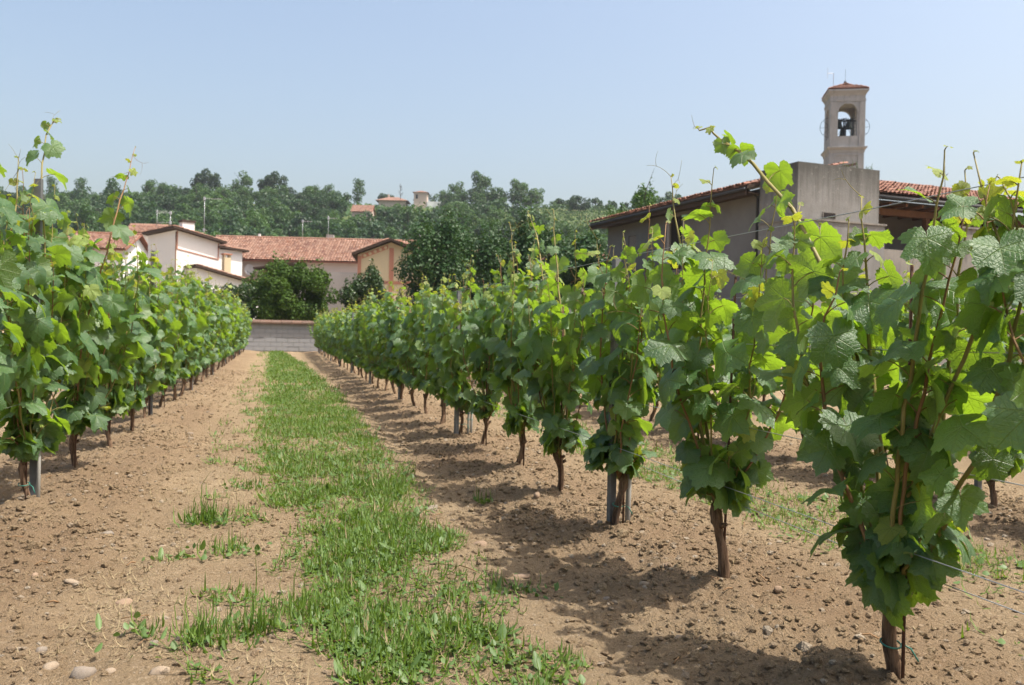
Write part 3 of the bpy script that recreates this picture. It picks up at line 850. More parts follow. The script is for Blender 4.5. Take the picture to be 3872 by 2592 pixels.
# ------------------------------------------------------------------ concrete farm building
cb = empty('concrete_building', VW(11.7, 36), vrot(0.93, 0.367))
V, F = boxg(0, 4.35, 0, 2.5, 6.1, 8.42)
MT['stained'] = mat_stained_block('run_off_concrete')
bt = ob('stair_block', mesh_np('stair_block', V, F, MT['stained']), cb)
ob('block_base', mesh_np('block_base', *boxg(-0.02, 4.62, -0.10, 2.5, -0.3, 6.02), MT['stained']), cb)
part_box(cb, 'ledge', -0.06, 4.68, -0.16, 2.5, 6.022, 6.098, MT['concrete'])
w = part_box(cb, 'window', 1.30, 2.02, -0.035, 0.02, 6.14, 6.42, MT['concrete'])
part_box(w, 'pane', 1.35, 1.97, -0.041, -0.03, 6.17, 6.39, MT['painted_dark'])  # recess shade painted on as a near-black panel
# long wall with a tall slit and a barred window
for nm, y0, y1, z0, z1 in (('wall', 2.51, 8.95, -0.3, 7.7), ('wall', 8.95, 10.1, -0.3, 4.5), ('wall', 8.95, 10.1, 7.27, 7.7), ('wall', 10.1, 13.6, -0.3, 7.7),
                           ('wall', 13.6, 14.5, -0.3, 5.6), ('wall', 13.6, 14.5, 6.7, 7.7), ('wall', 14.5, 17.0, -0.3, 7.7)):
    part_box(cb, nm, 0.15, 0.55, y0, y1, z0, z1, MT['render'])
part_box(cb, 'slit_shade_panel', 0.24, 0.30, 8.95, 10.098, 4.5, 7.27, MT['painted_dark'])  # dark panel close behind the slit, indoor shade put into its colour
part_box(cb, 'window_shade_panel', 0.40, 0.45, 13.601, 14.499, 5.601, 6.699, MT['painted_dark'])  # dark panel behind the bars, painted as the shade inside
part_box(cb, 'end_wall', 0.56, 9.0, 16.6, 17.0, -0.3, 7.7, MT['render'])
part_box(cb, 'jamb', 0.11, 0.56, 10.102, 10.30, 4.6, 7.3, MT['greyplaster'])
for i in range(6):
    y = 13.66 + i * 0.15
    part_box(cb, 'bar', 0.20, 0.25, y, y + 0.05, 5.602, 6.698, MT['greyplaster'])
ob('drainpipe', mesh_np('drainpipe', *tube(np.array([(0.06, 2.72, 0), (0.06, 2.72, 7.3), (-0.4, 2.85, 7.62)]), 0.06, 8), MT['gutter'], True), cb)
c, s, l = slope_vec(6.0, 1.55)
ob('roof', mesh_np('roof', *prism([(-0.65, 7.62), (5.4, 9.18), (5.4, 9.30), (-0.65, 7.76)], 2.52, 17.8), MT['darkwood']), cb)
tiled(cb, (-0.72, 17.8, 7.78), (0, -1, 0), (c, 0, s), 66, 1, 0.23, 0.42, MT['tile_old'], 61, 66)
tiled(cb, (-0.72 + c * 0.42, 17.8, 7.78 + s * 0.42), (0, -1, 0), (c, 0, s), 66, 13, 0.23, 0.42, MT['tile_old'], 62)
ob('gutter', mesh_np('gutter', *tube(np.array([(-0.72, 2.6, 7.60), (-0.72, 17.8, 7.60)]), 0.075, 8), MT['gutter'], True), cb)
part_box(cb, 'fascia', -0.66, -0.60, 2.6, 17.8, 7.34, 7.60, MT['darkwood'])
part_box(cb, 'soffit', -0.598, 0.148, 2.53, 17.4, 7.44, 7.475, MT['darkwood'])
for i in range(14): part_box(cb, 'rafter', -0.60, 0.14, 3.3 + i * 1.05, 3.42 + i * 1.05, 7.48, 7.615, MT['darkwood'])
# tiled wing over an open loggia
c, s, l = slope_vec(5.0, 1.65)
ob('wing_roof', mesh_np('wing_roof', *prism([(0.55, 7.40), (5.6, 9.06), (5.6, 9.20), (0.55, 7.54)], 4.36, 17.0, 'x'), MT['darkwood']), cb)
tiled(cb, (4.37, 0.48, 7.56), (1, 0, 0), (0, c, s), 54, 12, 0.232, 0.44, MT['tile_old'], 63, 19)
ob('ridge_tiles', mesh_np('ridge_tiles', *tube(np.array([(4.4, 5.6, 9.22), (17.0, 5.6, 9.22)]), 0.13, 8), MT['tile_old'], True), cb)
ob('gutter', mesh_np('gutter', *tube(np.array([(4.37, 0.44, 7.38), (17.0, 0.44, 7.38)]), 0.10, 8), MT['gutter'], True), cb)
for i in range(13): part_box(cb, 'rafter', 4.6 + i * 0.95, 4.72 + i * 0.95, 0.6, 3.9, 7.10, 7.24, MT['beam'])
part_box(cb, 'beam', 4.4, 17.0, 1.4, 1.65, 6.80, 7.095, MT['beam'])
part_box(cb, 'loggia_back', 4.4, 17.0, 4.0, 4.3, -0.3, 8.0, MT['greyplaster'])
part_box(cb, 'loggia_floor', 4.63, 17.0, 1.1, 3.98, 3.2, 3.4, MT['concrete'])
part_box(cb, 'parapet', 4.63, 8.6, 0.75, 1.05, -0.3, 5.15, MT['concrete'])
part_box(cb, 'parapet', 8.6, 17.0, 0.70, 1.04, -0.3, 6.35, MT['concrete'])
part_box(cb, 'parapet_cap', 8.5, 17.0, 0.62, 1.12, 6.352, 6.45, MT['concrete'])
for x in (8.6, 12.6): part_box(cb, 'post', x, x + 0.22, 1.42, 1.64, 5.15, 6.798, MT['beam'])
tag(cb, 'grey concrete farm building with a raised stair block and red-tiled wings', 'building')
# weeds on the flat top of the block
rng = np.random.default_rng(77); pr = []
for i in range(26):
    b = np.array([rng.uniform(2.2, 4.3), rng.uniform(0.05, 0.5), 8.40]); h_ = rng.uniform(0.08, 0.42) * (1 if rng.random() < 0.4 else 0.5)
    pr.append(tube(np.array([b, b + np.array([rng.normal(0, 0.06), 0, h_ * 0.6]), b + np.array([rng.normal(0, 0.12), 0, h_])]), [0.012, 0.010, 0.004], 4))
wr = ob('rooftop_weeds', mesh_np('rooftop_weeds', *join(pr), MT['weed']))
wr.location = cb.location; wr.rotation_euler = cb.rotation_euler
tag(wr, 'thin weeds growing on top of the concrete stair block', None, None, 'stuff')

# ------------------------------------------------------------------ bell tower
tw_ = empty('bell_tower', VW(34.0, 89.4), vrot(0.985, -0.172))
LS = MT['limestone']; HW = 1.69
part_box(tw_, 'shaft', -HW, HW, 0, 2 * HW, -0.3, 20.6, LS)
for x0, x1, z0, z1 in ((-1.2, -1.08, 16, 20.2), (1.08, 1.2, 16, 20.2), (-1.08, 1.08, 20.06, 20.2)):
    part_box(tw_, 'panel_frame', x0, x1, -0.07, 0.01, z0, z1, LS)
def cornice(parent, name, prof, hw=HW):
    """profile [(overhang, z)] run round the square tower"""
    V, F = [], []
    for k, (o_, z) in enumerate(prof):
        h_ = hw + o_
        V += [(-h_, hw - h_, z), (h_, hw - h_, z), (h_, hw + h_, z), (-h_, hw + h_, z)]
    n = len(prof)
    for k in range(n - 1):
        for j in range(4): F.append((k * 4 + j, k * 4 + (j + 1) % 4, k * 4 + 4 + (j + 1) % 4, k * 4 + 4 + j))
    F += [(3, 2, 1, 0), tuple((n - 1) * 4 + j for j in range(4))]
    return ob(name, mesh_np(name, np.array(V, float), [np.array(F)], LS), parent)
cornice(tw_, 'cornice', [(0.01, 20.3), (0.06, 20.45), (0.09, 20.6), (0.26, 20.80), (0.28, 20.92), (0.02, 20.99)])
cornice(tw_, 'cornice', [(-0.02, 25.55), (0.06, 25.6), (0.06, 25.85), (0.02, 25.87), (0.02, 26.15), (0.06, 26.25), (0.25, 26.60), (0.30, 26.62), (0.30, 26.80), (0.05, 26.85)])
def arch_wall(w, z0, z1, ow, zs, zb, y0, y1):
    """wall of width w with an arched opening of half width ow, sill zb, springing zs"""
    a = np.linspace(np.pi, 0, 15); arc = [(ow * math.cos(t), zs + ow * math.sin(t)) for t in a]
    parts = [prism([(-w, z0), (w, z0), (w, zb), (-w, zb)], y0, y1), prism([(-w, zb), (-ow, zb), (-ow, zs), (-w, zs)], y0, y1), prism([(ow, zb), (w, zb), (w, zs), (ow, zs)], y0, y1)]
    parts.append(prism([(-w, zs), (-ow, zs), (-ow, z1), (-w, z1)], y0, y1)); parts.append(prism([(ow, zs), (w, zs), (w, z1), (ow, z1)], y0, y1))
    for i in range(14):
        parts.append(prism([arc[i], arc[i + 1], (arc[i + 1][0], z1), (arc[i][0], z1)], y0, y1))
    return join([(v, [f for f in fs]) for v, fs in parts])
def mixjoin(parts):
    return join(parts)
V, F = arch_wall(HW, 20.99, 25.6, 0.94, 24.45, 22.05, 0.0, 0.5); ob('belfry_wall', mesh_np('belfry_wall', V, F, LS), tw_)
V, F = arch_wall(HW, 20.99, 25.6, 0.94, 24.45, 22.05, 2 * HW - 0.5, 2 * HW); ob('belfry_wall', mesh_np('belfry_wall', V, F, LS), tw_)
for sg in (-1, 1):
    V, F = arch_wall(HW - 0.505, 20.99, 25.6, 0.80, 24.45, 22.05, 0, 0.5)
    V = np.stack([V[:, 1] + (-HW if sg < 0 else HW - 0.5), V[:, 0] + HW, V[:, 2]], -1)
    ob('belfry_wall', mesh_np('belfry_wall', V, [f[:, ::-1] for f in F], LS), tw_)
for x0, x1 in ((-HW - 0.02, -1.14), (1.14, HW + 0.02)):
    part_box(tw_, 'pilaster', x0, x1, -0.09, 0.02, 21.0, 25.56, LS)
a = np.linspace(np.pi, 0, 15)
pr = [prism([(0.94 * math.cos(a[i]), 24.45 + 0.94 * math.sin(a[i])), (0.94 * math.cos(a[i + 1]), 24.45 + 0.94 * math.sin(a[i + 1])),
             (1.11 * math.cos(a[i + 1]), 24.45 + 1.11 * math.sin(a[i + 1])), (1.11 * math.cos(a[i]), 24.45 + 1.11 * math.sin(a[i]))], -0.06, -0.002) for i in range(14)]
ob('arch_surround', mesh_np('arch_surround', *join(pr), LS), tw_)
part_box(tw_, 'keystone', -0.13, 0.13, -0.10, -0.003, 25.32, 25.57, LS)
for sg in (-1, 1): part_box(tw_, 'impost', sg * 0.94 - (0.20 if sg < 0 else 0), sg * 0.94 + (0.20 if sg > 0 else 0), -0.085, -0.003, 24.38, 24.5, LS)
V = np.array([(-2.0, -0.31, 26.82), (2.0, -0.31, 26.82), (2.0, 3.69, 26.82), (-2.0, 3.69, 26.82), (0, 1.69, 27.78)])
rf = ob('roof', mesh_np('roof', V, [np.array([(0, 1, 4), (1, 2, 4), (2, 3, 4), (3, 0, 4)]), np.array([(3, 2, 1, 0)])], MT['deck']), tw_)
parts, tt = [], []
for q in range(4):                                         # four tiled faces
    Mx = tile_mats((-1.95, -0.26, 26.84), (1, 0, 0), (0, 0.895, 0.446), 17, 5, 0.23, 0.42, 80 + q)
    keep = np.abs(Mx[:, 0, 3]) < (1.69 - Mx[:, 1, 3]) * 1.02 + 0.03
    V, F, u, t = stamp(*tile_tpl(0.23, 0.42), Mx[keep], None, np.random.default_rng(q).random(keep.sum()))
    V = V - np.array([0, 1.69, 0]); cq, sq = math.cos(q * math.pi / 2), math.sin(q * math.pi / 2)
    V = np.stack([V[:, 0] * cq - V[:, 1] * sq, V[:, 0] * sq + V[:, 1] * cq + 1.69, V[:, 2]], -1)
    parts.append((V, F)); tt.append(t)
V, F = join(parts)
rt_ = ob('roof_tiles', mesh_np('tower_tiles', V, F, MT['tile_old'], True, None, np.concatenate(tt)), rf); rt_['kind'] = 'stuff'
V, F = lathe([(0.16, 27.72), (0.12, 27.9), (0.17, 28.0), (0.12, 28.12), (0.02, 28.2), (0.012, 29.4)], 10)
ob('finial', mesh_np('finial', V + np.array([0, 1.69, 0]), F, MT['iron'], True), tw_)
tag(tw_, 'square stone bell tower with an arched belfry and small pyramid roof', 'bell tower')

def bell(x, z, r, label, y=1.85):
    b = empty('bell', tw_.matrix_basis @ Vector((x, y, z)), vrot(0.985, -0.172))
    V, F = lathe([(0.02, r * 1.9), (0.45 * r, r * 1.86), (0.55 * r, r * 1.6), (0.58 * r, r * 1.1), (0.68 * r, r * 0.6), (0.86 * r, r * 0.2), (1.0 * r, 0), (0.94 * r, 0.0), (0.6 * r, 0.6 * r), (0.5 * r, 1.6 * r)], 16)
    ob('bell_body', mesh_np('bell_body', V, F, MT['bronze'], True), b)
    pr = [boxg(-0.5 * r, 0.5 * r, -0.1, 0.1, r * 1.92, r * 2.25), boxg(-0.8 * r, 0.8 * r, -0.07, 0.07, r * 2.25, r * 2.45)]
    for sx in (-0.8, -0.3, 0.3, 0.72): pr.append(boxg(sx * r, sx * r + 0.08, -0.05, 0.05, r * 2.45, r * 2.75))
    ob('yoke', mesh_np('yoke', *join(pr), MT['iron']), b)
    ob('clapper', mesh_np('clapper', *tube(np.array([(0, 0, r * 1.5), (0, 0, -r * 0.15)]), [0.02, 0.05], 6), MT['iron'], True), b)
    tag(b, label, 'bell', 'bells in the belfry')
bell(-0.42, 23.25, 0.38, 'upper bell hanging on the left in the belfry arch')
bell(0.48, 23.20, 0.40, 'upper bell hanging on the right in the belfry arch')
bell(-0.02, 22.35, 0.48, 'lower bell hanging in the middle of the belfry', 2.3)
fr = ob('bell_frame', mesh_np('bell_frame', *join([boxg(-0.07, 0.07, 1.75, 1.95, 21.5, 24.3), boxg(0.10, 0.2, 1.6, 1.7, 21.5, 24.3), boxg(-1.4, 1.4, 1.8, 1.9, 22.06, 22.14),
        boxg(-0.95, -0.87, 1.75, 1.95, 21.5, 24.2), boxg(0.87, 0.95, 1.75, 1.95, 21.5, 24.2), boxg(-1.4, 1.4, 1.78, 1.92, 23.95, 24.07)]), MT['iron']), tw_)
for sg, nm in ((-1, 'left'), (1, 'right')):
    w = empty('bell_wheel', (sg * 1.42, 1.4, 23.25), 0, tw_)
    th = np.linspace(0, 2 * np.pi, 33); P = np.stack([1.05 * np.cos(th), 0 * th, 1.05 * np.sin(th)], -1)
    ob('rim', mesh_np('rim', *tube(P, 0.02, 5, False), MT['iron'], True), w)
    for k in range(4):
        t = k * math.pi / 4; d_ = np.array([math.cos(t), 0, math.sin(t)])
        ob('spoke', mesh_np('spoke', *tube(np.array([-d_ * 1.05, d_ * 1.05]), 0.018, 4), MT['iron']), w)
an = empty('tower_antenna', tw_.matrix_basis @ Vector((-1.2, 1.6, 27.0)), vrot(0.985, -0.172))
ob('mast', mesh_np('mast', *tube(np.array([(0, 0, -0.2), (0, 0, 2.0)]), 0.03, 5), MT['aerial']), an)
ob('arm', mesh_np('arm', *join([tube(np.array([(0, 0, 1.95), (-0.6, 0, 2.0)]), 0.025, 4), tube(np.array([(0, 0, 0.2), (-0.6, 0, 0.25)]), 0.025, 4), tube(np.array([(-0.6, 0, 1.5), (-0.6, 0, 2.6)]), 0.018, 4)]), MT['aerial']), an)
tag(an, 'thin bracket antenna on the bell tower roof', 'antenna')

# ------------------------------------------------------------------ boundary wall at the end of the rows
bw = empty('boundary_wall', (-7.0, 40.6, 0))
part_box(bw, 'wall_core', 0, 24.0, 0.025, 0.25, -0.3, 1.24, MT['mortar'])
bm_ = [mesh_np('block', *boxg(0, 0.484, 0, 0.1, 0, 0.188), MT['block']), mesh_np('block', *boxg(0, 0.234, 0, 0.1, 0, 0.188), MT['block'])]
rng = np.random.default_rng(4)
far = []
for r in range(6):
    x = -0.0; k = 0
    while x < 23.9:
        half = (k == 0 and r % 2); w = 0.25 if half else 0.5
        p = (x + 0.006, rng.normal(0, 0.004), 0.026 + r * 0.2)
        if 4.8 < x < 11.0: ob('block', bm_[1 if half else 0], bw, p)
        else: far.append((boxg(p[0], p[0] + w - 0.012, p[1], 0.1, p[2], p[2] + 0.194)))
        x += w; k += 1
o = ob('blocks', mesh_np('blocks', *join(far), MT['block']), bw); o['kind'] = 'stuff'
for i in range(53):
    x = i * 0.45
    V, F = prism([(-0.16, 1.245), (0.36, 1.245), (0.36, 1.32), (0.10, 1.42), (-0.16, 1.32)], x, x + 0.44, 'x')
    ob('coping_tile', mesh_np('coping_tile', V, F, MT['coping']), bw, (0, rng.normal(0, 0.008), rng.normal(0, 0.006)))
tag(bw, 'low grey block wall with brown coping across the end of the lane', 'wall')

# ================================================================== GARDEN TREES behind the wall
def garden(name, x, d, shape, zc, nl, nleaf, size, mat, seed, lab, cat='tree', r=0.14, **kw):
    t = plant_tree(name, tree_meshes(name, seed, shape, zc, nl, nleaf, size, mat, r, **kw), VW(x, d, 0))
    return tag(t, lab, cat)
garden('round_shrub', -12.45, 50, (2.55, 2.3, 2.2), 2.7, 70, 26000, 0.15, MT['shrub'], 101, 'big rounded yellow-green shrub rising behind the boundary wall', 'shrub', floor=0.4, lo=0.16, hi=0.34, upshoot=0.12)
garden('loose_shrub', -8.6, 52, (1.75, 1.7, 2.5), 2.7, 40, 14000, 0.15, MT['hedge'], 102, 'loose grey-green shrub between the rounded shrub and the dark tree', 'shrub', floor=0.4, lo=0.16, hi=0.34, upshoot=0.3)
garden('dark_tree', -3.6, 54, (4.3, 3.4, 3.5), 4.5, 50, 34000, 0.18, MT['laurel'], 103, 'big dark glossy tree with upright shoots in front of the village', 'tree', lo=0.22, hi=0.38, floor=0.5, upshoot=0.45)
garden('dark_tree', 1.2, 55, (3.3, 2.4, 3.5), 4.7, 40, 19000, 0.18, MT['laurel'], 104, 'tall pointed dark tree forming the right peak behind the big dark tree', 'tree', lo=0.22, hi=0.38, floor=0.5, upshoot=0.5)
garden('evergreen_tree', 3.9, 46.5, (1.65, 1.6, 3.0), 3.5, 34, 14000, 0.19, MT['laurel'], 105, 'dark evergreen tree against the corner of the concrete building', 'tree', floor=0.3)
garden('hedge_shrub', -15.8, 49, (1.3, 1.3, 1.5), 2.0, 16, 5000, 0.16, MT['hedge'], 106, 'dark hedge shrub left of the rounded yellow-green shrub', 'shrub', floor=0.3)
garden('hedge_shrub', -18.4, 50, (1.8, 1.5, 1.7), 2.1, 16, 5000, 0.16, MT['hedge'], 107, 'dark hedge shrub at the left end below the white house', 'shrub', floor=0.3)
garden('hedge_shrub', -15.2, 53, (1.6, 1.5, 2.0), 2.6, 16, 5000, 0.16, MT['shrub'], 108, 'climbing yellow-green shrub under the lean-to roof of the white house', 'shrub', floor=0.3)
garden('hedge_shrub', 1.4, 50, (2.2, 1.6, 1.9), 2.3, 18, 6000, 0.18, MT['hedge'], 109, 'low dark shrub at the foot of the tall pointed dark tree', 'shrub', floor=0.3)
garden('slender_tree', 10.2, 72, (2.7, 2.5, 3.0), 10.4, 30, 3400, 0.26, MT['ash'], 110, 'airy tree rising behind the left end of the concrete building roof', 'tree', 0.12, lo=0.14, hi=0.30, upshoot=0.4)
tag(bare_tree('bare_tree', VW(29.6, 60, 0), 13.2, 9, 0.12, 0.10), 'thin bare branches showing above the right-hand tiled roof', 'tree')

# ================================================================== VINES
LOBE = np.array([(0, 1.0), (12, .88), (27, .70), (38, .80), (50, .93), (61, .84), (78, .63), (94, .73), (107, .77), (124, .70), (143, .62), (160, .56), (172, .40), (180, .10)])

def leaf_tpl(seed, N, rings, teeth=0.05, lob=1.0):
    """a grape leaf: five lobes, toothed rim, folded and waved; petiole joins at the origin, tip towards +y"""
    rng = np.random.default_rng(seed)
    th = (np.arange(N) + 0.5) / N * 360 - 180
    rr = np.interp(np.abs(th), LOBE[:, 0], 0.80 + (LOBE[:, 1] - 0.80) * lob)
    rr = np.where(np.abs(th) > 168, np.interp(np.abs(th), LOBE[:, 0], LOBE[:, 1]), rr)
    rr *= 1 + 0.05 * np.sin(np.radians(th) * 2 + rng.uniform(0, 6)) + rng.normal(0, 0.02, N)
    tooth = np.where(np.arange(N) % 2 == 0, 1 + teeth, 1 - teeth) if teeth else np.ones(N)
    sm = (rr + np.roll(rr, 1) + np.roll(rr, -1)) / 3
    t = np.radians(th); pts = [np.zeros((1, 2))]
    for q in rings:
        r = rr * tooth if q == 1.0 else sm * q
        pts.append(np.stack([r * np.sin(t), r * np.cos(t)], -1))
    uv = np.concatenate(pts); x, y = uv[:, 0], uv[:, 1]; rho = np.hypot(x, y); ang = np.arctan2(x, y)
    fold = rng.uniform(-0.06, 0.42); droop = rng.uniform(0.06, 0.50); wv = rng.uniform(0.06, 0.19); ph = rng.uniform(0, 6)
    va = np.radians(np.array([0, 48, 101]))
    dv = np.min(np.abs(np.abs(ang)[:, None] - va[None]), 1)
    z = fold * np.abs(x) * 0.8 - droop * rho ** 2 + wv * rho ** 2 * np.sin(3 * ang + ph) + 0.5 * wv * rho ** 2 * np.sin(5 * ang + 2 * ph)
    z += 0.05 * np.minimum(dv, 0.4) * rho * 1.2 - rng.uniform(0, 0.25) * np.clip(y - 0.3, 0, 1) ** 2
    V = np.stack([x, y, z], -1)
    a = np.arange(N - 1); b = a + 1                       # open at the petiole notch
    F3 = np.stack([np.zeros(N - 1, int), b + 1, a + 1], -1); F4 = []
    for k in range(len(rings) - 1):
        o0, o1 = 1 + k * N, 1 + (k + 1) * N
        F4.append(np.stack([o0 + a, o0 + b, o1 + b, o1 + a], -1))
    return V, [F3] + ([np.concatenate(F4)] if F4 else []), uv

HI = [leaf_tpl(200 + i, 46, (0.36, 0.70, 1.0), 0.05, [1.0, 0.8, 1.25, 0.6, 1.1][i % 5]) for i in range(12)]
LO = [leaf_tpl(240 + i, 17, (0.55, 1.0), 0.03, 1.0) for i in range(5)]
HI_ME = [mesh_np('leaf', v, f, MT['leaf'], True, uv) for v, f, uv in HI]
YO_ME = [mesh_np('young_leaf', v, f, MT['young'], True, uv) for v, f, uv in HI[:8]]

def bez(P, n):
    P = np.asarray(P, float); t = np.linspace(0, 1, n)[:, None]
    Q = [P[i][None] for i in range(len(P))]
    while len(Q) > 1: Q = [Q[i] * (1 - t) + Q[i + 1] * t for i in range(len(Q) - 1)]
    return Q[0]

def curl(rng, p, d, l, r=0.0013):
    """a tendril, forked near its end"""
    d = d / np.linalg.norm(d); a = np.cross(d, rng.normal(size=3)); a /= np.linalg.norm(a)
    P = bez([p, p + d * l * 0.4, p + d * l * 0.75 + a * l * 0.15, p + d * l * 0.9 + a * l * 0.45], 9)
    Q = bez([P[5], P[5] + (d - a * 0.4) * l * 0.25, P[5] + (d * 0.9 - a * 0.9) * l * 0.45], 6)
    return [tube(P, np.linspace(r, r * 0.5, 9), 4), tube(Q, np.linspace(r * 0.8, r * 0.4, 6), 4)]

def gen_vine(seed, H=1.6, n=8, extra=(), spread=0.5, big=1.0, thick=1.0, side=0.0, lat=0.42, arms=()):
    """shoots (bark/stem geometry) and leaf placements of one vine, root at the origin, row along Y"""
    rng = np.random.default_rng(seed)
    head = np.array([rng.normal(0, .015), rng.normal(0, .03), 0.20 + rng.random() * .06])
    paths = []
    for i in range(n):
        yt = ((i + 0.5) / n - 0.5) * 2 * spread + rng.normal(0, 0.06); xt = rng.normal(side, 0.12); zt = H * rng.uniform(0.78, 1.06)
        s0 = head + np.array([rng.normal(0, .007), yt * 0.025, rng.uniform(-0.03, 0.01)])
        c1 = np.array([xt * 0.6 + rng.normal(0, 0.06), yt * 0.45 + rng.normal(0, 0.05), 0.48 + rng.uniform(0, 0.2)])
        c2 = np.array([xt * 1.1 + rng.normal(0, 0.05), yt * 1.0 + rng.normal(0, 0.05), zt * 0.72])
        paths.append((np.array([s0, c1, c2, [xt, yt + rng.normal(0, 0.08), zt]]), False))
    for i in range(4):                                     # short side shoots low on the head
        a = rng.uniform(0, 6.28); e = head + np.array([math.cos(a) * 0.12, math.sin(a) * 0.19, rng.uniform(0.05, 0.26)])
        paths.append((np.array([head, head * 0.5 + e * 0.5 + np.array([0, 0, 0.05]), e]), False))
    for e in arms: paths.append((np.concatenate([[head], np.asarray(e, float)]), False))
    for e in extra: paths.append((np.concatenate([[head], np.asarray(e, float)]), True))
    shoots, leaves = [], []
    for ctrl, hero in paths:
        L = np.linalg.norm(np.diff(ctrl, axis=0), axis=1).sum(); m = max(8, int(L / (0.115 if hero else 0.070)))
        P = bez(ctrl, m) if not hero else np.stack([np.interp(np.linspace(0, 1, m), np.linspace(0, 1, len(ctrl)), ctrl[:, j]) for j in range(3)], -1)
        if hero:
            for _ in range(3): P[1:-1] = (P[:-2] + P[1:-1] * 2 + P[2:]) / 4
        P[1:] += rng.normal(0, 0.004, (m - 1, 3))
        r0 = rng.uniform(0.0042, 0.0058) * thick * (1.25 if hero else 1)
        geo = [tube(P, np.interp(np.linspace(0, 1, m), [0, 0.6, 1], [r0, r0 * 0.75, r0 * 0.25]), 6)]
        T = np.gradient(P, axis=0); T /= np.linalg.norm(T, axis=1)[:, None]
        sg = rng.choice([-1, 1])
        for k in range(1, m):
            f = k / (m - 1); sg = -sg
            if f < 0.30 and rng.random() < (0.30 if f < 0.12 else 0.5): continue
            for rep in range(2):
                if rep == 1 and (rng.random() > lat * (0.5 if f < 0.3 else 1.15) or f > 0.9 or hero): break
                a = rng.normal(0, 0.85); o_ = np.array([sg * math.cos(a), math.sin(a), 0.0])
                if rep: o_ = -o_ * 0.9 + rng.normal(0, 0.3, 3) * np.array([1, 1, 0])
                w = (np.interp(f, [0, 0.12, 0.35, 0.52, 0.68, 0.80, 0.92, 1.0], [0.080, 0.108, 0.115, 0.098, 0.070, 0.040, 0.020, 0.012]) if hero else np.interp(f, [0, 0.12, 0.35, 0.74, 0.92, 1.0], [0.076, 0.094, 0.110, 0.106, 0.054, 0.016])) * rng.uniform(0.72, 1.2) * (0.62 if rep else 1) * big
                pl = w * rng.uniform(0.55, 0.95)
                young = f > (0.80 if hero else 0.90) or (rep and rng.random() < 0.16)
                up_ = rng.uniform(0.25, 0.75)
                Q = P[k] + o_ * pl * 0.85 + np.array([0, 0, pl * up_])
                geo.append(tube(bez([P[k], P[k] + o_ * pl * 0.35 + np.array([0, 0, pl * up_ * 0.8]), Q], 4), [0.0021, 0.0018, 0.0016, 0.0015], 4, False))
                tip = o_ * rng.uniform(0.25, 0.9) + np.array([0, 0, -rng.uniform(0.3, 1.15)]) + rng.normal(0, 0.25, 3)
                if f > 0.88: tip[2] += 0.7
                nr = o_ * rng.uniform(0.25, 1.0) + np.array([0, 0, rng.uniform(0.35, 1.0)]) + rng.normal(0, 0.33, 3)
                leaves.append((Q, tip, nr, w, young, int(rng.integers(0, 12))))
            if f > 0.8 and rng.random() < (0.4 if hero else 0.10):
                geo += curl(rng, P[k], T[k] * 0.6 + rng.normal(0, 0.6, 3), rng.uniform(0.08, 0.19))
        shoots.append(join(geo))
    return head, shoots, leaves

def leaf_mats(leaves):
    Q = np.array([l[0] for l in leaves]); tip = np.array([l[1] for l in leaves]); nr = np.array([l[2] for l in leaves])
    tip /= np.linalg.norm(tip, axis=1)[:, None]
    n = nr - tip * np.sum(nr * tip, 1)[:, None]; n /= np.linalg.norm(n, axis=1)[:, None] + 1e-9
    R = np.stack([np.cross(tip, n), tip, n], -1)
    return mats_of(R, Q, [l[3] for l in leaves])

def gen_trunk(seed, head):
    rng = np.random.default_rng(seed + 900)
    m = 12; f = np.linspace(0, 1, m)
    b = np.array([rng.normal(0, .02), rng.normal(0, .03), -0.08])
    P = b[None] * (1 - f)[:, None] + (head + np.array([0, 0, .02]))[None] * f[:, None]
    P[:, :2] += np.stack([np.sin(f * 5 + rng.uniform(0, 6)), np.cos(f * 4 + rng.uniform(0, 6))], -1) * 0.014
    r = np.interp(f, [0, .15, .7, .86, 1], [.024, .018, .016, .027, .015]) * rng.uniform(0.85, 1.15)
    parts = [tube(P, r, 9, True, seed, 0.10)]
    if rng.random() < 0.6:                                # second old stem pressed against the first
        P2 = P.copy(); P2[:, 1] += np.interp(f, [0, .6, 1], [.035, .024, .0]) * rng.choice([-1, 1]); parts.append(tube(P2, r * 0.55, 7, True, seed + 1, 0.10))
    for q in range(3):
        k = rng.integers(m - 4, m); a = rng.uniform(0, 6.28)
        parts.append(tube(np.array([P[k], P[k] + np.array([math.cos(a) * .04, math.sin(a) * .04, .02])]), [.014, .010], 6, True, seed + q, .12))
    gen_trunk.mid = P[6]
    return join(parts)

ORD = ['first', 'second', 'third', 'fourth', 'fifth', 'sixth', 'seventh', 'eighth', 'ninth', 'tenth', 'eleventh', 'twelfth', 'thirteenth', 'fourteenth']

def ring(r, z, cx=0, cy=0):
    t = np.linspace(0, 2 * np.pi, 13)
    return tube(np.stack([cx + r * np.cos(t), cy + r * np.sin(t), z + 0.006 * np.sin(t)], -1), 0.0028, 5, False)

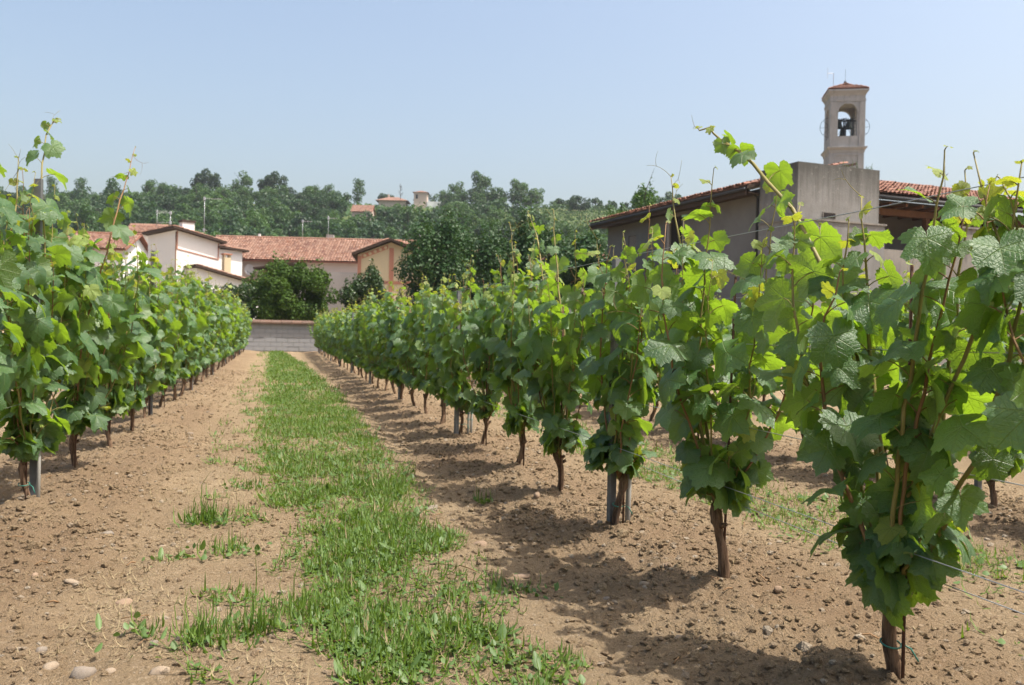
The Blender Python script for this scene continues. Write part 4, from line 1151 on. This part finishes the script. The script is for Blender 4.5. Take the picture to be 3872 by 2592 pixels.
def near_vine(x, y, seed, label, group, H=1.6, extra=(), n=8, spread=0.5, big=1.0, thick=1.0, tie=False, side=0.0, lat=0.42, arms=()):
    z = float(ground_z(np.array([x]), np.array([y]))[0])
    root = empty('grape_vine', (x, y, z))
    head, shoots, leaves = gen_vine(seed, H, n, extra, spread, big, thick, side, lat, arms)
    ob('trunk', mesh_np('vine_trunk', *gen_trunk(seed, head), MT['bark'], True), root)
    rng = np.random.default_rng(seed + 3)
    sx, sy = head[0] + 0.012, head[1] - 0.022
    ob('stake', mesh_np('stake', *tube(np.array([(sx, sy, -0.1), (sx + rng.normal(0, .01), sy + rng.normal(0, .02), 1.2)]), 0.0052, 6), MT['stake'], True), root)
    for i, (V, F) in enumerate(shoots): ob('shoot', mesh_np('shoot', V, F, MT['shoot_red' if (i + seed) % 3 == 0 else 'shoot'], True), root)
    for Mx, l in zip(leaf_mats(leaves), leaves):
        o = ob('young_leaf' if l[4] else 'leaf', YO_ME[l[5] % 8] if l[4] else HI_ME[l[5]], root)
        o.matrix_basis = Matrix(Mx.tolist())
    if tie:
        c_ = gen_trunk.mid
        V, F = join([ring(0.029, c_[2], c_[0], c_[1]), tube(np.array([(0.028, -0.01, 0), (0.05, -0.025, -0.012), (0.065, -0.04, -0.045)]) + c_, 0.0026, 5)])
        ob('tie', mesh_np('tie', V, F, MT['tie'], True), root)
    return tag(root, label, 'grape vine', group)

# vines beyond the near ones: a few shapes, each with one mass of leaves
FAR = []
for i in range(7):
    head, shoots, leaves = gen_vine(600 + i, 1.66, 11, (), 0.45, 0.84, 1.0, 0.0, 0.7)
    Mx = leaf_mats(leaves); yg = np.array([bool(l[4]) for l in leaves]); vi = np.array([l[5] % 5 for l in leaves])
    parts, uvs, tis, off = [], [], [], []
    rg = np.random.default_rng(i)
    g3, g4 = [[], []], [[], []]; Vs = []; o_ = 0
    for m_, sel_y in ((0, ~yg), (1, yg)):
        for k in range(5):
            s_ = sel_y & (vi == k)
            if not s_.any(): continue
            V, F, u, t = stamp(LO[k][0], LO[k][1], Mx[s_], LO[k][2], rg.random(s_.sum()))
            Vs.append(V); uvs.append(u); tis.append(t)
            g3[m_].append(F[0] + o_); g4[m_].append(F[1] + o_); o_ += len(V)
    Fs = [np.concatenate(g3[0]), np.concatenate(g4[0]), np.concatenate(g3[1]), np.concatenate(g4[1])]
    fm = mesh_np('vine_foliage', np.concatenate(Vs), Fs, [MT['leaf'], MT['young']], True, np.concatenate(uvs), np.concatenate(tis), [0, 0, 1, 1])
    sm_ = mesh_np('vine_shoots', *join(shoots), MT['shoot'], True)
    tm = mesh_np('vine_trunk', *gen_trunk(600 + i, head), MT['bark'], True)
    FAR.append((tm, sm_, fm))

def far_vine(x, y, i, label, group, s=1.0, sz=1.0):
    z = float(ground_z(np.array([x]), np.array([y]))[0])
    rg = np.random.default_rng(int(abs(x) * 100 + y * 10))
    root = empty('grape_vine', (x, y, z), math.pi * int(rg.integers(0, 2)) + rg.normal(0, 0.12))
    root.scale = (s * rg.uniform(0.92, 1.12), s * rg.uniform(0.95, 1.1), s * sz * rg.uniform(0.93, 1.05))
    tm, sm_, fm = FAR[i % 7]
    ob('trunk', tm, root); ob('shoots', sm_, root)
    f = ob('foliage', fm, root); f['kind'] = 'stuff'
    return tag(root, label, 'grape vine', group)

GR, GL = 'vines in the row right of the grass strip', 'vines in the row left of the grass strip'
HERO_R = {
    1: [[(0.02, -0.02, 0.55), (0.0, 0.10, 0.85), (0.02, 0.33, 1.27), (0.0, 0.76, 1.64), (0.0, 0.95, 1.75), (-0.02, 1.12, 1.86), (-0.02, 1.22, 1.88)],
        ],
    2: [[(0.0, 0.15, 0.7), (0.02, 0.35, 1.2), (0.0, 0.45, 1.52), (0.0, 0.50, 1.70)]],
    4: [[(0.0, 0.2, 0.9), (-0.02, 0.45, 1.5), (-0.02, 0.62, 1.72), (-0.02, 0.80, 1.86)], [(0.0, -0.1, 0.9), (-0.02, 0.15, 1.5), (0.0, 0.25, 1.80)]],
    5: [[(0.0, 0.1, 0.9), (0.0, 0.2, 1.5), (0.0, 0.35, 1.85)]],
    0: [[(-0.05, 0.2, 0.7), (-0.05, 0.42, 1.0), (-0.05, 0.58, 1.25), (-0.05, 0.66, 1.48)]],
}
ARM_R = {
    0: [[(-0.05, 0.25, 0.6), (-0.08, 0.50, 0.9), (-0.08, 0.58, 1.15), (-0.05, 0.60, 1.40)]],
    1: [[(0.0, -0.02, 0.50), (-0.02, -0.16, 0.72), (-0.02, -0.40, 1.02), (-0.05, -0.50, 1.20), (-0.03, -0.48, 1.42)]],
}
R_LAB = {0: 'large vine at the right edge, its leaves closest to the camera', 1: 'nearest whole vine at the right, with a long shoot reaching up across the roof',
         2: 'vine with a bare forked trunk, second in the row right of the grass', 3: 'vine tied to a grey post, third in the row right of the grass'}
for k, (x, y) in enumerate(VINE_R):
    if k <= 8:
        near_vine(x, y, 300 + k, R_LAB.get(k, 'vine in the row right of the grass strip, %s from the camera' % ORD[k - 1]), GR,
                  (1.40, 1.42)[k] if k < 2 else 1.58, HERO_R.get(k, ()), (8, 8, 10, 11, 11)[k] if k < 5 else 11, 0.46, 0.94 if k < 3 else 0.90, 1.4 if k == 1 else 1.0, k in (1, 3, 7), 0.0, 0.40 if k < 4 else 0.44, ARM_R.get(k, ()))
    elif k <= 12:
        far_vine(x, y, k, 'vine in the row right of the grass strip, %s from the camera' % ORD[k - 1], GR)
    else:
        far_vine(x, y, k, 'one of the crowded far vines in the row right of the grass strip', GR)
HERO_L = {
    1: [[(0.05, 0.0, 0.9), (0.08, 0.0, 1.40), (0.02, 0.10, 1.78), (0.0, 0.25, 2.02), (0.0, 0.42, 2.20), (0.0, 0.62, 2.25)]],
    2: [[(0.1, -0.3, 1.0), (0.26, -0.42, 1.45), (0.30, -0.30, 1.75), (0.34, -0.18, 2.0), (0.36, -0.05, 2.20)]],
    0: [[(0.1, 0.2, 1.0), (0.14, 0.35, 1.5), (0.12, 0.45, 1.78)]],
    3: [[(0.0, 0.1, 1.0), (0.0, 0.15, 1.6), (0.02, 0.2, 1.98)]],
}
L_LAB = {0: 'vine at the left edge, only its big leaves in the picture', 1: 'nearest vine on the left, beside the ribbed steel post',
         2: 'vine left of the grass whose tall shoot stands against the hill'}
for k, (x, y) in enumerate(VINE_L):
    if k <= 6:
        near_vine(x, y, 400 + k, L_LAB.get(k, 'vine in the row left of the grass strip, %s from the camera' % ORD[k - 1]), GL,
                  1.70 if k < 2 else 1.68, HERO_L.get(k, ()), 11 if k < 3 else 13, 0.60, 1.0 if k < 3 else 0.93, 1.0, k == 1, 0.06, 0.5)
    elif k <= 11:
        far_vine(x, y, k + 2, 'vine in the row left of the grass strip, %s from the camera' % ORD[k - 1], GL, 1.16, 1.0)
    else:
        far_vine(x, y, k + 2, 'one of the crowded far vines in the row left of the grass strip', GL, 1.16, 1.0)
for k, (x, y) in enumerate(VINE_2):
    if k <= 8: far_vine(x, y, k * 3 + 1, 'vine in the next row behind the right-hand row, %s from the right edge' % ORD[k], 'vines in the second row on the right', 1.0)
    else: far_vine(x, y, k * 3 + 1, 'one of the far vines in the second row on the right', 'vines in the second row on the right', 1.0)
for k, (x, y) in enumerate(VINE_3):
    far_vine(x, y, k * 2 + 3, 'one of the vines in the third row, glimpsed through the rows at the right', 'vines in the third row on the right', 1.0)

# ------------------------------------------------------------------ trellis posts: folded steel with ribs and wire hooks
pp = [(-.027, -.018), (-.027, .018), (-.022, .018), (-.022, -.010), (-.012, -.010), (-.009, .004), (-.003, .004), (0, -.010), (.003, -.010), (.006, .004), (.012, .004), (.014, -.010), (.022, -.010), (.022, .018), (.027, .018), (.027, -.018)]
pp = np.array(pp) * 0.74; pz = np.linspace(-0.15, 1.86, 2); npp = len(pp)
V = np.concatenate([np.column_stack([pp, np.full(npp, z)]) for z in pz])
a = np.arange(npp); b = (a + 1) % npp
post_me = mesh_np('post_profile', V, [np.stack([b, a, a + npp, b + npp], -1)], MT['steel'])
def hook_geo(z):
    return tube(bez([(0.027, -.01, z), (0.046, -.01, z + .006), (0.046, -.01, z + .040), (0.030, -.01, z + .030)], 7), 0.0022, 5)
hook_me = mesh_np('hook', *hook_geo(0.0), MT['steel'], True)
def post(x, y, rz, label, group, h=1.0):
    r = empty('trellis_post', (x, y, 0), rz); r.scale = (1, 1, h)
    ob('profile', post_me, r)
    for z in (0.42, 0.72, 1.04, 1.46, 1.62, 1.74): ob('hook', hook_me, r, (0, 0, z))
    return tag(r, label, 'post', group)
GP = 'steel trellis posts'
for q, k in enumerate((3, 7, 11, 15, 19, 23, 27, 31, 35)):
    x, y = VINE_R[k]
    post(x - 0.045, y + 0.02, 0.35, {3: 'grey steel trellis post beside the third vine right of the grass', 7: 'steel trellis post by the blue-green ties, seventh vine right of the grass',
         27: 'bare steel trellis post near the far end of the right row'}.get(k, 'steel trellis post half hidden in the right row, %s of its posts from the camera' % ORD[q]), GP, 0.70 if k >= 27 else 0.78)
for q, k in enumerate((1, 5, 9, 13, 17, 21, 25)):
    x, y = VINE_L[k]
    post(x + 0.02, y + 0.06, -0.25, {1: 'ribbed steel trellis post at the left edge among the near vine leaves', 5: 'steel trellis post in the left row behind the near vines'}.get(k, 'steel trellis post half hidden in the left row, %s of its posts from the camera' % ORD[q]), GP)
for q, k in enumerate((1, 5, 9, 13, 17, 21)):
    x, y = VINE_2[k]
    post(x, y + 0.1, 0.2, 'steel trellis post in the second row on the right, %s from the right edge' % ORD[q], GP, 0.88)

# ------------------------------------------------------------------ wires
def wire(x, z, y0, y1, sp, label):
    yy = np.arange(y0, y1, sp / 2); P = np.stack([np.full(len(yy), x) + 0.01 * np.sin(yy * 1.3 + z * 9), yy, z - 0.012 * np.abs(np.sin((yy - y0) * math.pi / sp))], -1)
    tag(ob('trellis_wire', mesh_np('trellis_wire', *tube(P, 0.0016, 5), MT['wire'], True)), label, 'wire', 'trellis wires')
for z, n_ in ((1.465, 'top'), (1.035, 'middle'), (0.715, 'low')):
    wire(1.752, z, 0.3, 38.6, 4.06, '%s steel trellis wire of the row right of the grass' % n_)
wire(1.70, 0.475, 0.3, 38.6, 4.06, 'lowest trellis wire on the grass side of the right row'); wire(1.81, 0.385, 0.3, 38.6, 4.06, 'lowest trellis wire on the far side of the right row')
for z, n_ in ((1.62, 'top'), (1.2, 'middle'), (0.62, 'low')):
    wire(-1.326, z, 2.0, 38.0, 4.68, '%s steel trellis wire of the row left of the grass' % n_)
for z, n_ in ((1.45, 'top'), (0.7, 'low')):
    wire(4.35, z, 2.5, 37.8, 4.06, '%s trellis wire of the second row on the right' % n_)
# pale tube standing beside the third vine, with blue-green ties
x, y = VINE_R[3]
tb = empty('support_tube', (x + 0.05, y + 0.03, 0))
ob('tube', mesh_np('tube', *tube(np.array([(0, 0, -0.1), (0.01, 0, 0.55)]), 0.014, 8), MT['tube'], True), tb)
tag(tb, 'pale support tube next to the post at the third vine', 'tube', 'support tubes')
x, y = VINE_R[7]
for q, dx in enumerate((0.07, 0.10)):
    tb = empty('support_tube', (x + dx, y + 0.02, 0))
    ob('tube', mesh_np('tube', *tube(np.array([(0, 0, -0.1), (0.01, 0, 0.5)]), 0.012, 8), MT['tube'], True), tb)
    for z in (0.20, 0.26, 0.33): ob('tie', mesh_np('tie', *ring(0.016, z), MT['tie'], True), tb)
    tag(tb, ('inner' if q == 0 else 'outer') + ' pale tube with blue-green ties beside the seventh vine post', 'tube', 'support tubes')
x, y = VINE_L[1]
tb = empty('support_tube', (x + 0.06, y - 0.02, 0))
ob('tube', mesh_np('tube', *tube(np.array([(0, 0, -0.1), (0.0, 0.02, 0.6)]), 0.010, 8), MT['tube'], True), tb)
tag(tb, 'thin grey tube standing beside the trunk of the nearest left vine', 'tube', 'support tubes')

# ================================================================== GRASS STRIP, WEEDS, CLODS AND STONES
def strip_edges(Y):
    l = np.interp(Y, [1, 2.5, 3.1, 3.9, 4.8, 6.2, 8.7, 27, 36, 40], [0.3, 0.22, 0.13, 0.12, 0.10, -0.06, -0.18, -0.24, -0.30, -0.2])
    r = np.interp(Y, [1, 2.9, 6.4, 14.5, 27, 36, 40], [0.84, 0.87, 0.95, 1.02, 0.80, 0.45, 0.3])
    return l, r

def strip_mask(X, Y):
    l, r = strip_edges(Y)
    e = 0.12 * (vnoise(X * 3.5, Y * 3.0, 21) - 0.5) + 0.20 * (vnoise(X * 9, Y * 9, 22) - 0.5)
    d = np.minimum(X - l, r - X) + e
    core = np.clip(d / 0.16 + 0.2, 0, 1)
    patch = np.clip((vnoise(X * 2.6, Y * 2.2, 23) * 0.6 + vnoise(X * 7, Y * 6, 25) * 0.4 - 0.31) * 3.2, 0.16, 1)
    sparse = np.clip((vnoise(X * 5, Y * 4.4, 24) - 0.58) * 5, 0, 1) * ((X > l - 0.42) & (X < l + 0.1)) * 0.22
    return np.maximum(core * patch, sparse)

def strip2_mask(X, Y):
    e = 0.3 * (vnoise(X * 3.1, Y * 2.7, 31) - 0.5) + 0.2 * (vnoise(X * 8, Y * 8, 32) - 0.5)
    d = np.minimum(X - 2.55, 3.55 - X) + e
    return np.clip(d / 0.2 + 0.1, 0, 1) * np.clip((vnoise(X * 2.3, Y * 2.0, 33) - 0.2) * 3, 0.15, 1) * 0.6

BLADE = (np.array([(-.5, 0, 0), (.5, 0, 0), (-.5, .34, .16), (.5, .34, .16), (-.36, .72, .08), (.36, .72, .08), (0, 1.0, -.22)]),
         [np.array([(0, 1, 3, 2), (2, 3, 5, 4)]), np.array([(4, 5, 6)])])
OVAL = (np.array([(0, 0, 0), (.30, .25, .06), (.36, .55, .05), (.20, .86, .0), (0, 1, -.05), (-.20, .86, 0), (-.36, .55, .05), (-.30, .25, .06), (0, .5, -.03)]),
        [np.array([(8, 0, 1), (8, 1, 2), (8, 2, 3), (8, 3, 4), (8, 4, 5), (8, 5, 6), (8, 6, 7), (8, 7, 0)])])

def scatter(rng, n, x0, x1, y0, y1, mask, power=1.0):
    X = rng.uniform(x0, x1, n); Y = y0 + (y1 - y0) * rng.random(n) ** power
    k = rng.random(n) < mask(X, Y)
    return X[k], Y[k]

def blades(rng, X, Y, length, width, lean=(0.15, 1.2), z0=0.0):
    n = len(X); az = rng.uniform(0, 2 * np.pi, n); el = rng.uniform(*lean, n)   # el: angle off vertical
    d = np.stack([np.cos(az) * np.sin(el), np.sin(az) * np.sin(el), np.cos(el)], -1)
    side = np.stack([-np.sin(az), np.cos(az), np.zeros(n)], -1)
    up_ = np.cross(d, side) * -1
    L = length * rng.uniform(0.45, 1.2, n) * (1 + 0.9 * (rng.random(n) > 0.9))
    R = np.stack([side * (width * rng.uniform(0.7, 1.3, n))[:, None], d * L[:, None], up_ * L[:, None]], -1)
    return mats_of(R, np.stack([X, Y, ground_z(X, Y) - 0.004 + z0], -1), np.ones(n))

rng = np.random.default_rng(55)
Ms, Mw, Md = [], [], []
tw1, tw2 = [], []
for n, x0, x1, y0, y1, ln, wd, msk in (
        (62000, -0.75, 1.25, 1.9, 6.0, 0.058, 0.0070, strip_mask), (52000, -0.8, 1.3, 6.0, 14.0, 0.060, 0.0085, strip_mask), (42000, -0.8, 1.3, 14.0, 40.0, 0.075, 0.016, strip_mask),
        (15000, 2.2, 3.9, 1.9, 7.0, 0.075, 0.007, strip2_mask), (12000, 2.2, 3.9, 7.0, 30.0, 0.085, 0.016, strip2_mask)):
    X, Y = scatter(rng, n, x0, x1, y0, y1, msk)
    k_ = rng.random(len(X)) < 0.16
    Ms.append(blades(rng, X[~k_], Y[~k_], ln * 1.2, wd, (0.8, 1.56), 0.008)); Ms.append(blades(rng, X[k_], Y[k_], ln * 0.85, wd * 0.8, (0.3, 1.0)))
for n, x0, x1, y0, y1, sz, msk in ((17000, -0.75, 1.25, 1.9, 6.0, 0.026, strip_mask), (12000, -0.8, 1.3, 6.0, 15.0, 0.034, strip_mask), (8000, -0.8, 1.3, 15.0, 40.0, 0.06, strip_mask), (4500, 2.2, 3.9, 1.9, 12.0, 0.045, strip2_mask)):
    X, Y = scatter(rng, n, x0, x1, y0, y1, msk)
    Mw.append(blades(rng, X, Y, sz, sz, (0.9, 1.56), 0.016))
for n, x0, x1, y0, y1, ln, wd in ((20000, -0.9, 1.25, 1.9, 7.0, 0.060, 0.0036), (9000, -0.9, 1.3, 7.0, 20.0, 0.08, 0.0065), (2600, 2.0, 4.0, 2.0, 14.0, 0.09, 0.0045)):
    X, Y = scatter(rng, n, x0, x1, y0, y1, lambda a, b: np.where(a < 1.6, np.clip(strip_mask(a, b) * 0.9 + 0.35 * ((a > -0.75) & (a < 0.1)) * (vnoise(a * 5, b * 4, 41) > 0.5), 0, 1), strip2_mask(a, b) + 0.2))
    Md.append(blades(rng, X, Y, ln, wd, (1.2, 1.62), 0.010))
X, Y = scatter(rng, 4500, -0.75, 1.25, 1.9, 9.0, strip_mask); Md.append(blades(rng, X, Y, 0.075, 0.0055, (0.6, 1.5), 0.008))
X, Y = scatter(rng, 900, -0.6, 1.25, 1.9, 8.0, strip_mask); Mw.append(blades(rng, X, Y, 0.060, 0.042, (0.7, 1.4), 0.012))
Ms = np.concatenate(Ms); Mw = np.concatenate(Mw); Md = np.concatenate(Md)
def patchtint(Mx, s):
    X, Y = Mx[:, 0, 3], Mx[:, 1, 3]
    return np.clip(0.75 * (0.5 * vnoise(X * 4, Y * 3, s) + 0.5 * vnoise(X * 1.3, Y * 1.1, s + 9)) + 0.55 * np.random.default_rng(s).random(len(X)) - 0.1, 0, 1)
V, F, u, t = stamp(*BLADE, Ms, None, patchtint(Ms, 61))
tag(ob('grass', mesh_np('grass', V, F, MT['grass'], True, None, t)), 'mown green grass strip between the vine rows', None, None, 'stuff')
V, F, u, t = stamp(*OVAL, Mw, None, patchtint(Mw, 62))
tag(ob('weeds', mesh_np('weeds', V, F, MT['weed'], True, None, t)), 'low broad-leaved weeds growing in the grass strip', None, None, 'stuff')
V, F, u, t = stamp(*BLADE, Md, None, patchtint(Md, 63))
tag(ob('dry_clippings', mesh_np('dry_clippings', V, F, MT['straw'], True, None, t)), 'dry straw-coloured clippings lying on the soil and grass', None, None, 'stuff')

# single tufts on the bare soil
def tuft(x, y, nb, ln, wd, nw, seed, label, r=0.06):
    rg = np.random.default_rng(seed); z = float(ground_z(np.array([x]), np.array([y]))[0])
    root = empty('weed_tuft', (x, y, z))
    nb = int(nb * 1.5); X, Y = rg.normal(0, r * 0.75, nb), rg.normal(0, r * 0.75, nb)
    Mx = blades(rg, X, Y, ln, wd * 0.6, (0.1, 1.25)); Mx[:, 2, 3] = -0.005
    V, F, u, t = stamp(*BLADE, Mx, None, rg.random(nb)); o = ob('blades', mesh_np('blades', V, F, MT['grass'], True, None, t), root); o['kind'] = 'stuff'
    if nw:
        X, Y = rg.normal(0, r * 1.3, nw), rg.normal(0, r, nw)
        Mx = blades(rg, X, Y, 0.036, 0.028, (0.3, 1.4)); Mx[:, 2, 3] = 0.004
        V, F, u, t = stamp(*OVAL, Mx, None, rg.random(nw)); o = ob('leaves', mesh_np('leaves', V, F, MT['weed'], True, None, t), root); o['kind'] = 'stuff'
    return tag(root, label, 'weeds', 'weed tufts on the bare soil')
tuft(-0.36, 4.91, 60, .13, .012, 40, 1, 'upright green weed tuft on bare soil below the near left vines', .07)
tuft(-0.20, 3.05, 90, .11, .008, 60, 2, 'dark-green grass tuft with long blades at the bottom of the picture left of the strip', .09)
tuft(-0.05, 3.10, 60, .12, .008, 10, 12, 'pointed grass tuft beside the dark-green tuft at the bottom', .05)
tuft(-0.20, 4.25, 34, .09, .010, 40, 3, 'sprawling weed tuft in the middle of the bare soil left of the strip', .07)
tuft(-0.43, 4.19, 10, .06, .010, 26, 4, 'small leafy weed alone on the soil left of the sprawling tuft', .04)
tuft(0.13, 3.26, 80, .11, .008, 20, 5, 'dense grass tuft on the left edge of the grass strip', .06)
tuft(-0.18, 5.95, 30, .08, .010, 30, 6, 'low weed tuft on the left track, farthest of the tufts', .07)
tuft(1.25, 5.20, 16, .09, .010, 14, 7, 'tiny weed tuft on the soil right of the strip, near two stones', .025)
tuft(0.89, 3.42, 16, .08, .011, 34, 8, 'broad-leaved weed at the right edge of the strip', .045)
tuft(1.02, 3.39, 8, .08, .010, 20, 9, 'wilted weed on the soil just right of the strip', .045)
tuft(-0.39, 3.16, 14, .06, .009, 12, 10, 'short weed sprout on the soil at the lower left', .045)
tuft(0.73, 5.35, 14, .10, .009, 14, 11, 'weed sprout standing on the far right edge of the strip', .04)

# clods and gravel
ICO_V, ICO_F = [], []
t_ = (1 + 5 ** .5) / 2
ICO_V = np.array([(-1, t_, 0), (1, t_, 0), (-1, -t_, 0), (1, -t_, 0), (0, -1, t_), (0, 1, t_), (0, -1, -t_), (0, 1, -t_), (t_, 0, -1), (t_, 0, 1), (-t_, 0, -1), (-t_, 0, 1)]) / math.hypot(1, t_)
ICO_F = np.array([(0, 11, 5), (0, 5, 1), (0, 1, 7), (0, 7, 10), (0, 10, 11), (1, 5, 9), (5, 11, 4), (11, 10, 2), (10, 7, 6), (7, 1, 8), (3, 9, 4), (3, 4, 2), (3, 2, 6), (3, 6, 8), (3, 8, 9), (4, 9, 5), (2, 4, 11), (6, 2, 10), (8, 6, 7), (9, 8, 1)])
def sub_ico(V, F):
    V = list(map(tuple, V)); c = {}; out = []
    def mid(a, b):
        k = (min(a, b), max(a, b))
        if k not in c:
            m = (np.array(V[a]) + np.array(V[b])) / 2; V.append(tuple(m / np.linalg.norm(m))); c[k] = len(V) - 1
        return c[k]
    for a, b, d in F:
        x, y, z = mid(a, b), mid(b, d), mid(d, a); out += [(a, x, z), (b, y, x), (d, z, y), (x, y, z)]
    return np.array(V), np.array(out)

rng = np.random.default_rng(66)
parts, tis = [], []
for tpl in range(5):
    tv = ICO_V * (1 + rng.normal(0, 0.22, (12, 1)))
    for n, y0, y1, smin, smax in ((14500, 1.8, 5.0, .0027, .018), (8500, 4.5, 9.0, .0044, .020), (4600, 8.0, 22.0, .0085, .025)):
        X = rng.uniform(-3.2, 5.4, n); Y = rng.uniform(y0, y1, n)
        dens = 0.22 + 0.78 * tilled(X) * np.clip(0.3 + 1.2 * vnoise(X * 2, Y * 2, 51), 0, 1)
        k = rng.random(n) < dens * (1 - 0.85 * np.clip(strip_mask(X, Y) + strip2_mask(X, Y), 0, 1)); X, Y = X[k], Y[k]; n = len(X)
        s = (smin + (smax - smin) * rng.random(n) ** 4.0) * (1 + 0.9 * (rng.random(n) > 0.985))
        q = rng.normal(size=(n, 3)); R = frames(q, rng.normal(size=(n, 3)), rng) * rng.uniform(0.75, 1.25, (n, 1, 3))
        R[:, 2, :] *= 0.75
        Mx = mats_of(R, np.stack([X, Y, ground_z(X, Y) + s * 0.08], -1), s)
        V, F, u, t = stamp(tv, [ICO_F], Mx, None, rng.random(n)); parts.append((V, F)); tis.append(t)
V, F = join(parts)
tag(ob('soil_clods', mesh_np('soil_clods', V, F, MT['clod'], False, None, np.concatenate(tis))), 'small crumbly clods and grit covering the tilled soil', None, None, 'stuff')

# prunings and bits of stalk on the soil
rng = np.random.default_rng(91); parts = []
while len(parts) < 170:
    x, y = rng.uniform(-2.2, 4.2), 1.9 + 9 * rng.random() ** 1.6
    if strip_mask(np.array([x]), np.array([y]))[0] > 0.4 and rng.random() < 0.7: continue
    a, l = rng.uniform(0, 6.28), rng.uniform(0.03, 0.13); z = float(ground_z(np.array([x]), np.array([y]))[0]) + 0.008
    d = np.array([math.cos(a) * l, math.sin(a) * l, 0]); p = np.array([x, y, z])
    parts.append(tube(np.array([p - d / 2, p + np.array([rng.normal(0, .008), rng.normal(0, .008), rng.uniform(0, .012)]), p + d / 2]), rng.uniform(0.0012, 0.0032), 5))
tag(ob('twigs', mesh_np('twigs', *join(parts), MT['shoot_red'], True)), 'small brown prunings scattered over the bare soil', None, None, 'stuff')

# stones one can pick out
SV, SF = sub_ico(ICO_V, ICO_F)
def stone_me(seed, flat, mat, jag=0.10):
    rg = np.random.default_rng(seed); n = rg.normal(size=(5, 3))
    d = 1 + 0.8 * jag * np.sin(SV @ n.T * 2.2 + rg.uniform(0, 6, 5)).sum(1) + rg.normal(0, jag * 0.25, len(SV))
    return mesh_np('stone', SV * d[:, None] * np.array([1, rg.uniform(.6, .9), flat]), [SF], mat, True)
SM = {k: [stone_me(i * 7 + j, fl, MT[k], jg) for j, (fl, jg) in enumerate(((.45, .10), (.7, .08), (.35, .16)))] for i, k in enumerate(('stone_pale', 'stone_grey', 'stone_tan'))}
for x, y, s, k, v, rz, lab in (
        (-0.79, 3.86, .052, 'stone_pale', 2, 2.6, 'white wedge-shaped stone on the soil at the lower left'),
        (-0.55, 2.88, .055, 'stone_grey', 1, .4, 'big rough grey stone at the bottom left'),
        (-0.66, 2.96, .045, 'stone_pale', 0, 1.2, 'flat pale stone left of the big rough grey stone'),
        (-0.80, 4.70, .048, 'stone_grey', 2, .2, 'dark-edged flat stone on the left track below the near vines'),
        (-0.72, 3.11, .030, 'stone_grey', 1, .9, 'small smooth grey pebble at the lower left edge'),
        (-0.95, 3.97, .036, 'stone_tan', 1, 2., 'rounded brown stone left of the white wedge-shaped stone'),
        (-0.55, 3.62, .050, 'stone_tan', 0, .1, 'low flat tan stone set in the left track'),
        (-0.37, 3.04, .024, 'stone_grey', 1, .7, 'small grey pebble left of the dark-green grass tuft'),
        (-0.47, 2.84, .028, 'stone_pale', 1, .5, 'small round pale stone right of the big rough grey stone'),
        (-0.32, 2.78, .050, 'stone_pale', 0, .3, 'pale rounded stone in the clippings at the bottom'),
        (1.06, 3.67, .065, 'stone_tan', 2, -.4, 'broad flat brown slab on the soil right of the grass strip'),
        (1.48, 3.29, .036, 'stone_pale', 0, -.1, 'oval whitish stone on the soil left of the forked trunk'),
        (1.38, 5.10, .042, 'stone_grey', 1, .2, 'dark grey egg-shaped stone on the soil right of the strip'),
        (1.57, 5.12, .048, 'stone_tan', 1, 1.4, 'upright tan stone right of the grey egg-shaped stone'),
        (1.31, 4.62, .040, 'stone_pale', 0, .2, 'oval pale stone below the grey egg-shaped stone'),
        (1.00, 4.20, .055, 'stone_tan', 0, -.2, 'half-buried pale slab at the right edge of the strip'),
        (1.66, 3.45, .036, 'stone_tan', 1, .8, 'round earthy stone behind the shadow of the forked-trunk vine'),
        (0.04, 6.08, .030, 'stone_pale', 0, .4, 'pale stone beside the weeds on the left edge of the strip'),
        (1.30, 3.26, .030, 'stone_grey', 0, .1, 'grey flat pebble in the shadow right of the strip'),
        (-0.51, 4.45, .036, 'stone_pale', 0, .2, 'flat pale stone in the middle of the left track'),
        (-0.79, 8.91, .050, 'stone_pale', 0, .2, 'pale stone far along the left track'),
        (1.36, 2.72, .030, 'stone_pale', 0, .2, 'pale flake on the soil at the bottom right of the strip'),
        (1.95, 3.05, .030, 'stone_tan', 1, .2, 'brown stone between the first two vines at the right'),
        (2.00, 2.62, .026, 'stone_pale', 2, .2, 'pale angular stone on the soil behind the first right vine')):
    o = ob('stone', SM[k][v]); z = float(ground_z(np.array([x]), np.array([y]))[0])
    s *= 0.68; o.location = (x, y, z + s * 0.03); o.rotation_euler = (0.1, -0.08, rz); o.scale = (s, s, s)
    tag(o, lab, 'stone', 'stones on the soil')

# ================================================================== HAZE
MH = NT('haze_air')
pv = MH.n('VolumePrincipled'); pv.inputs['Color'].default_value = (0.84, 0.90, 0.98, 1)
pv.inputs['Density'].default_value = 0.00018; pv.inputs['Anisotropy'].default_value = 0.2
MH.t.links.new(pv.outputs[0], MH.out.inputs['Volume'])
V, F = boxg(-640, 640, -640, 640, -2.5, 76)
hz_ = ob('haze', mesh_np('haze', V, F, MH.m))
tag(hz_, 'faint blue summer haze in the air', None, None, 'stuff')
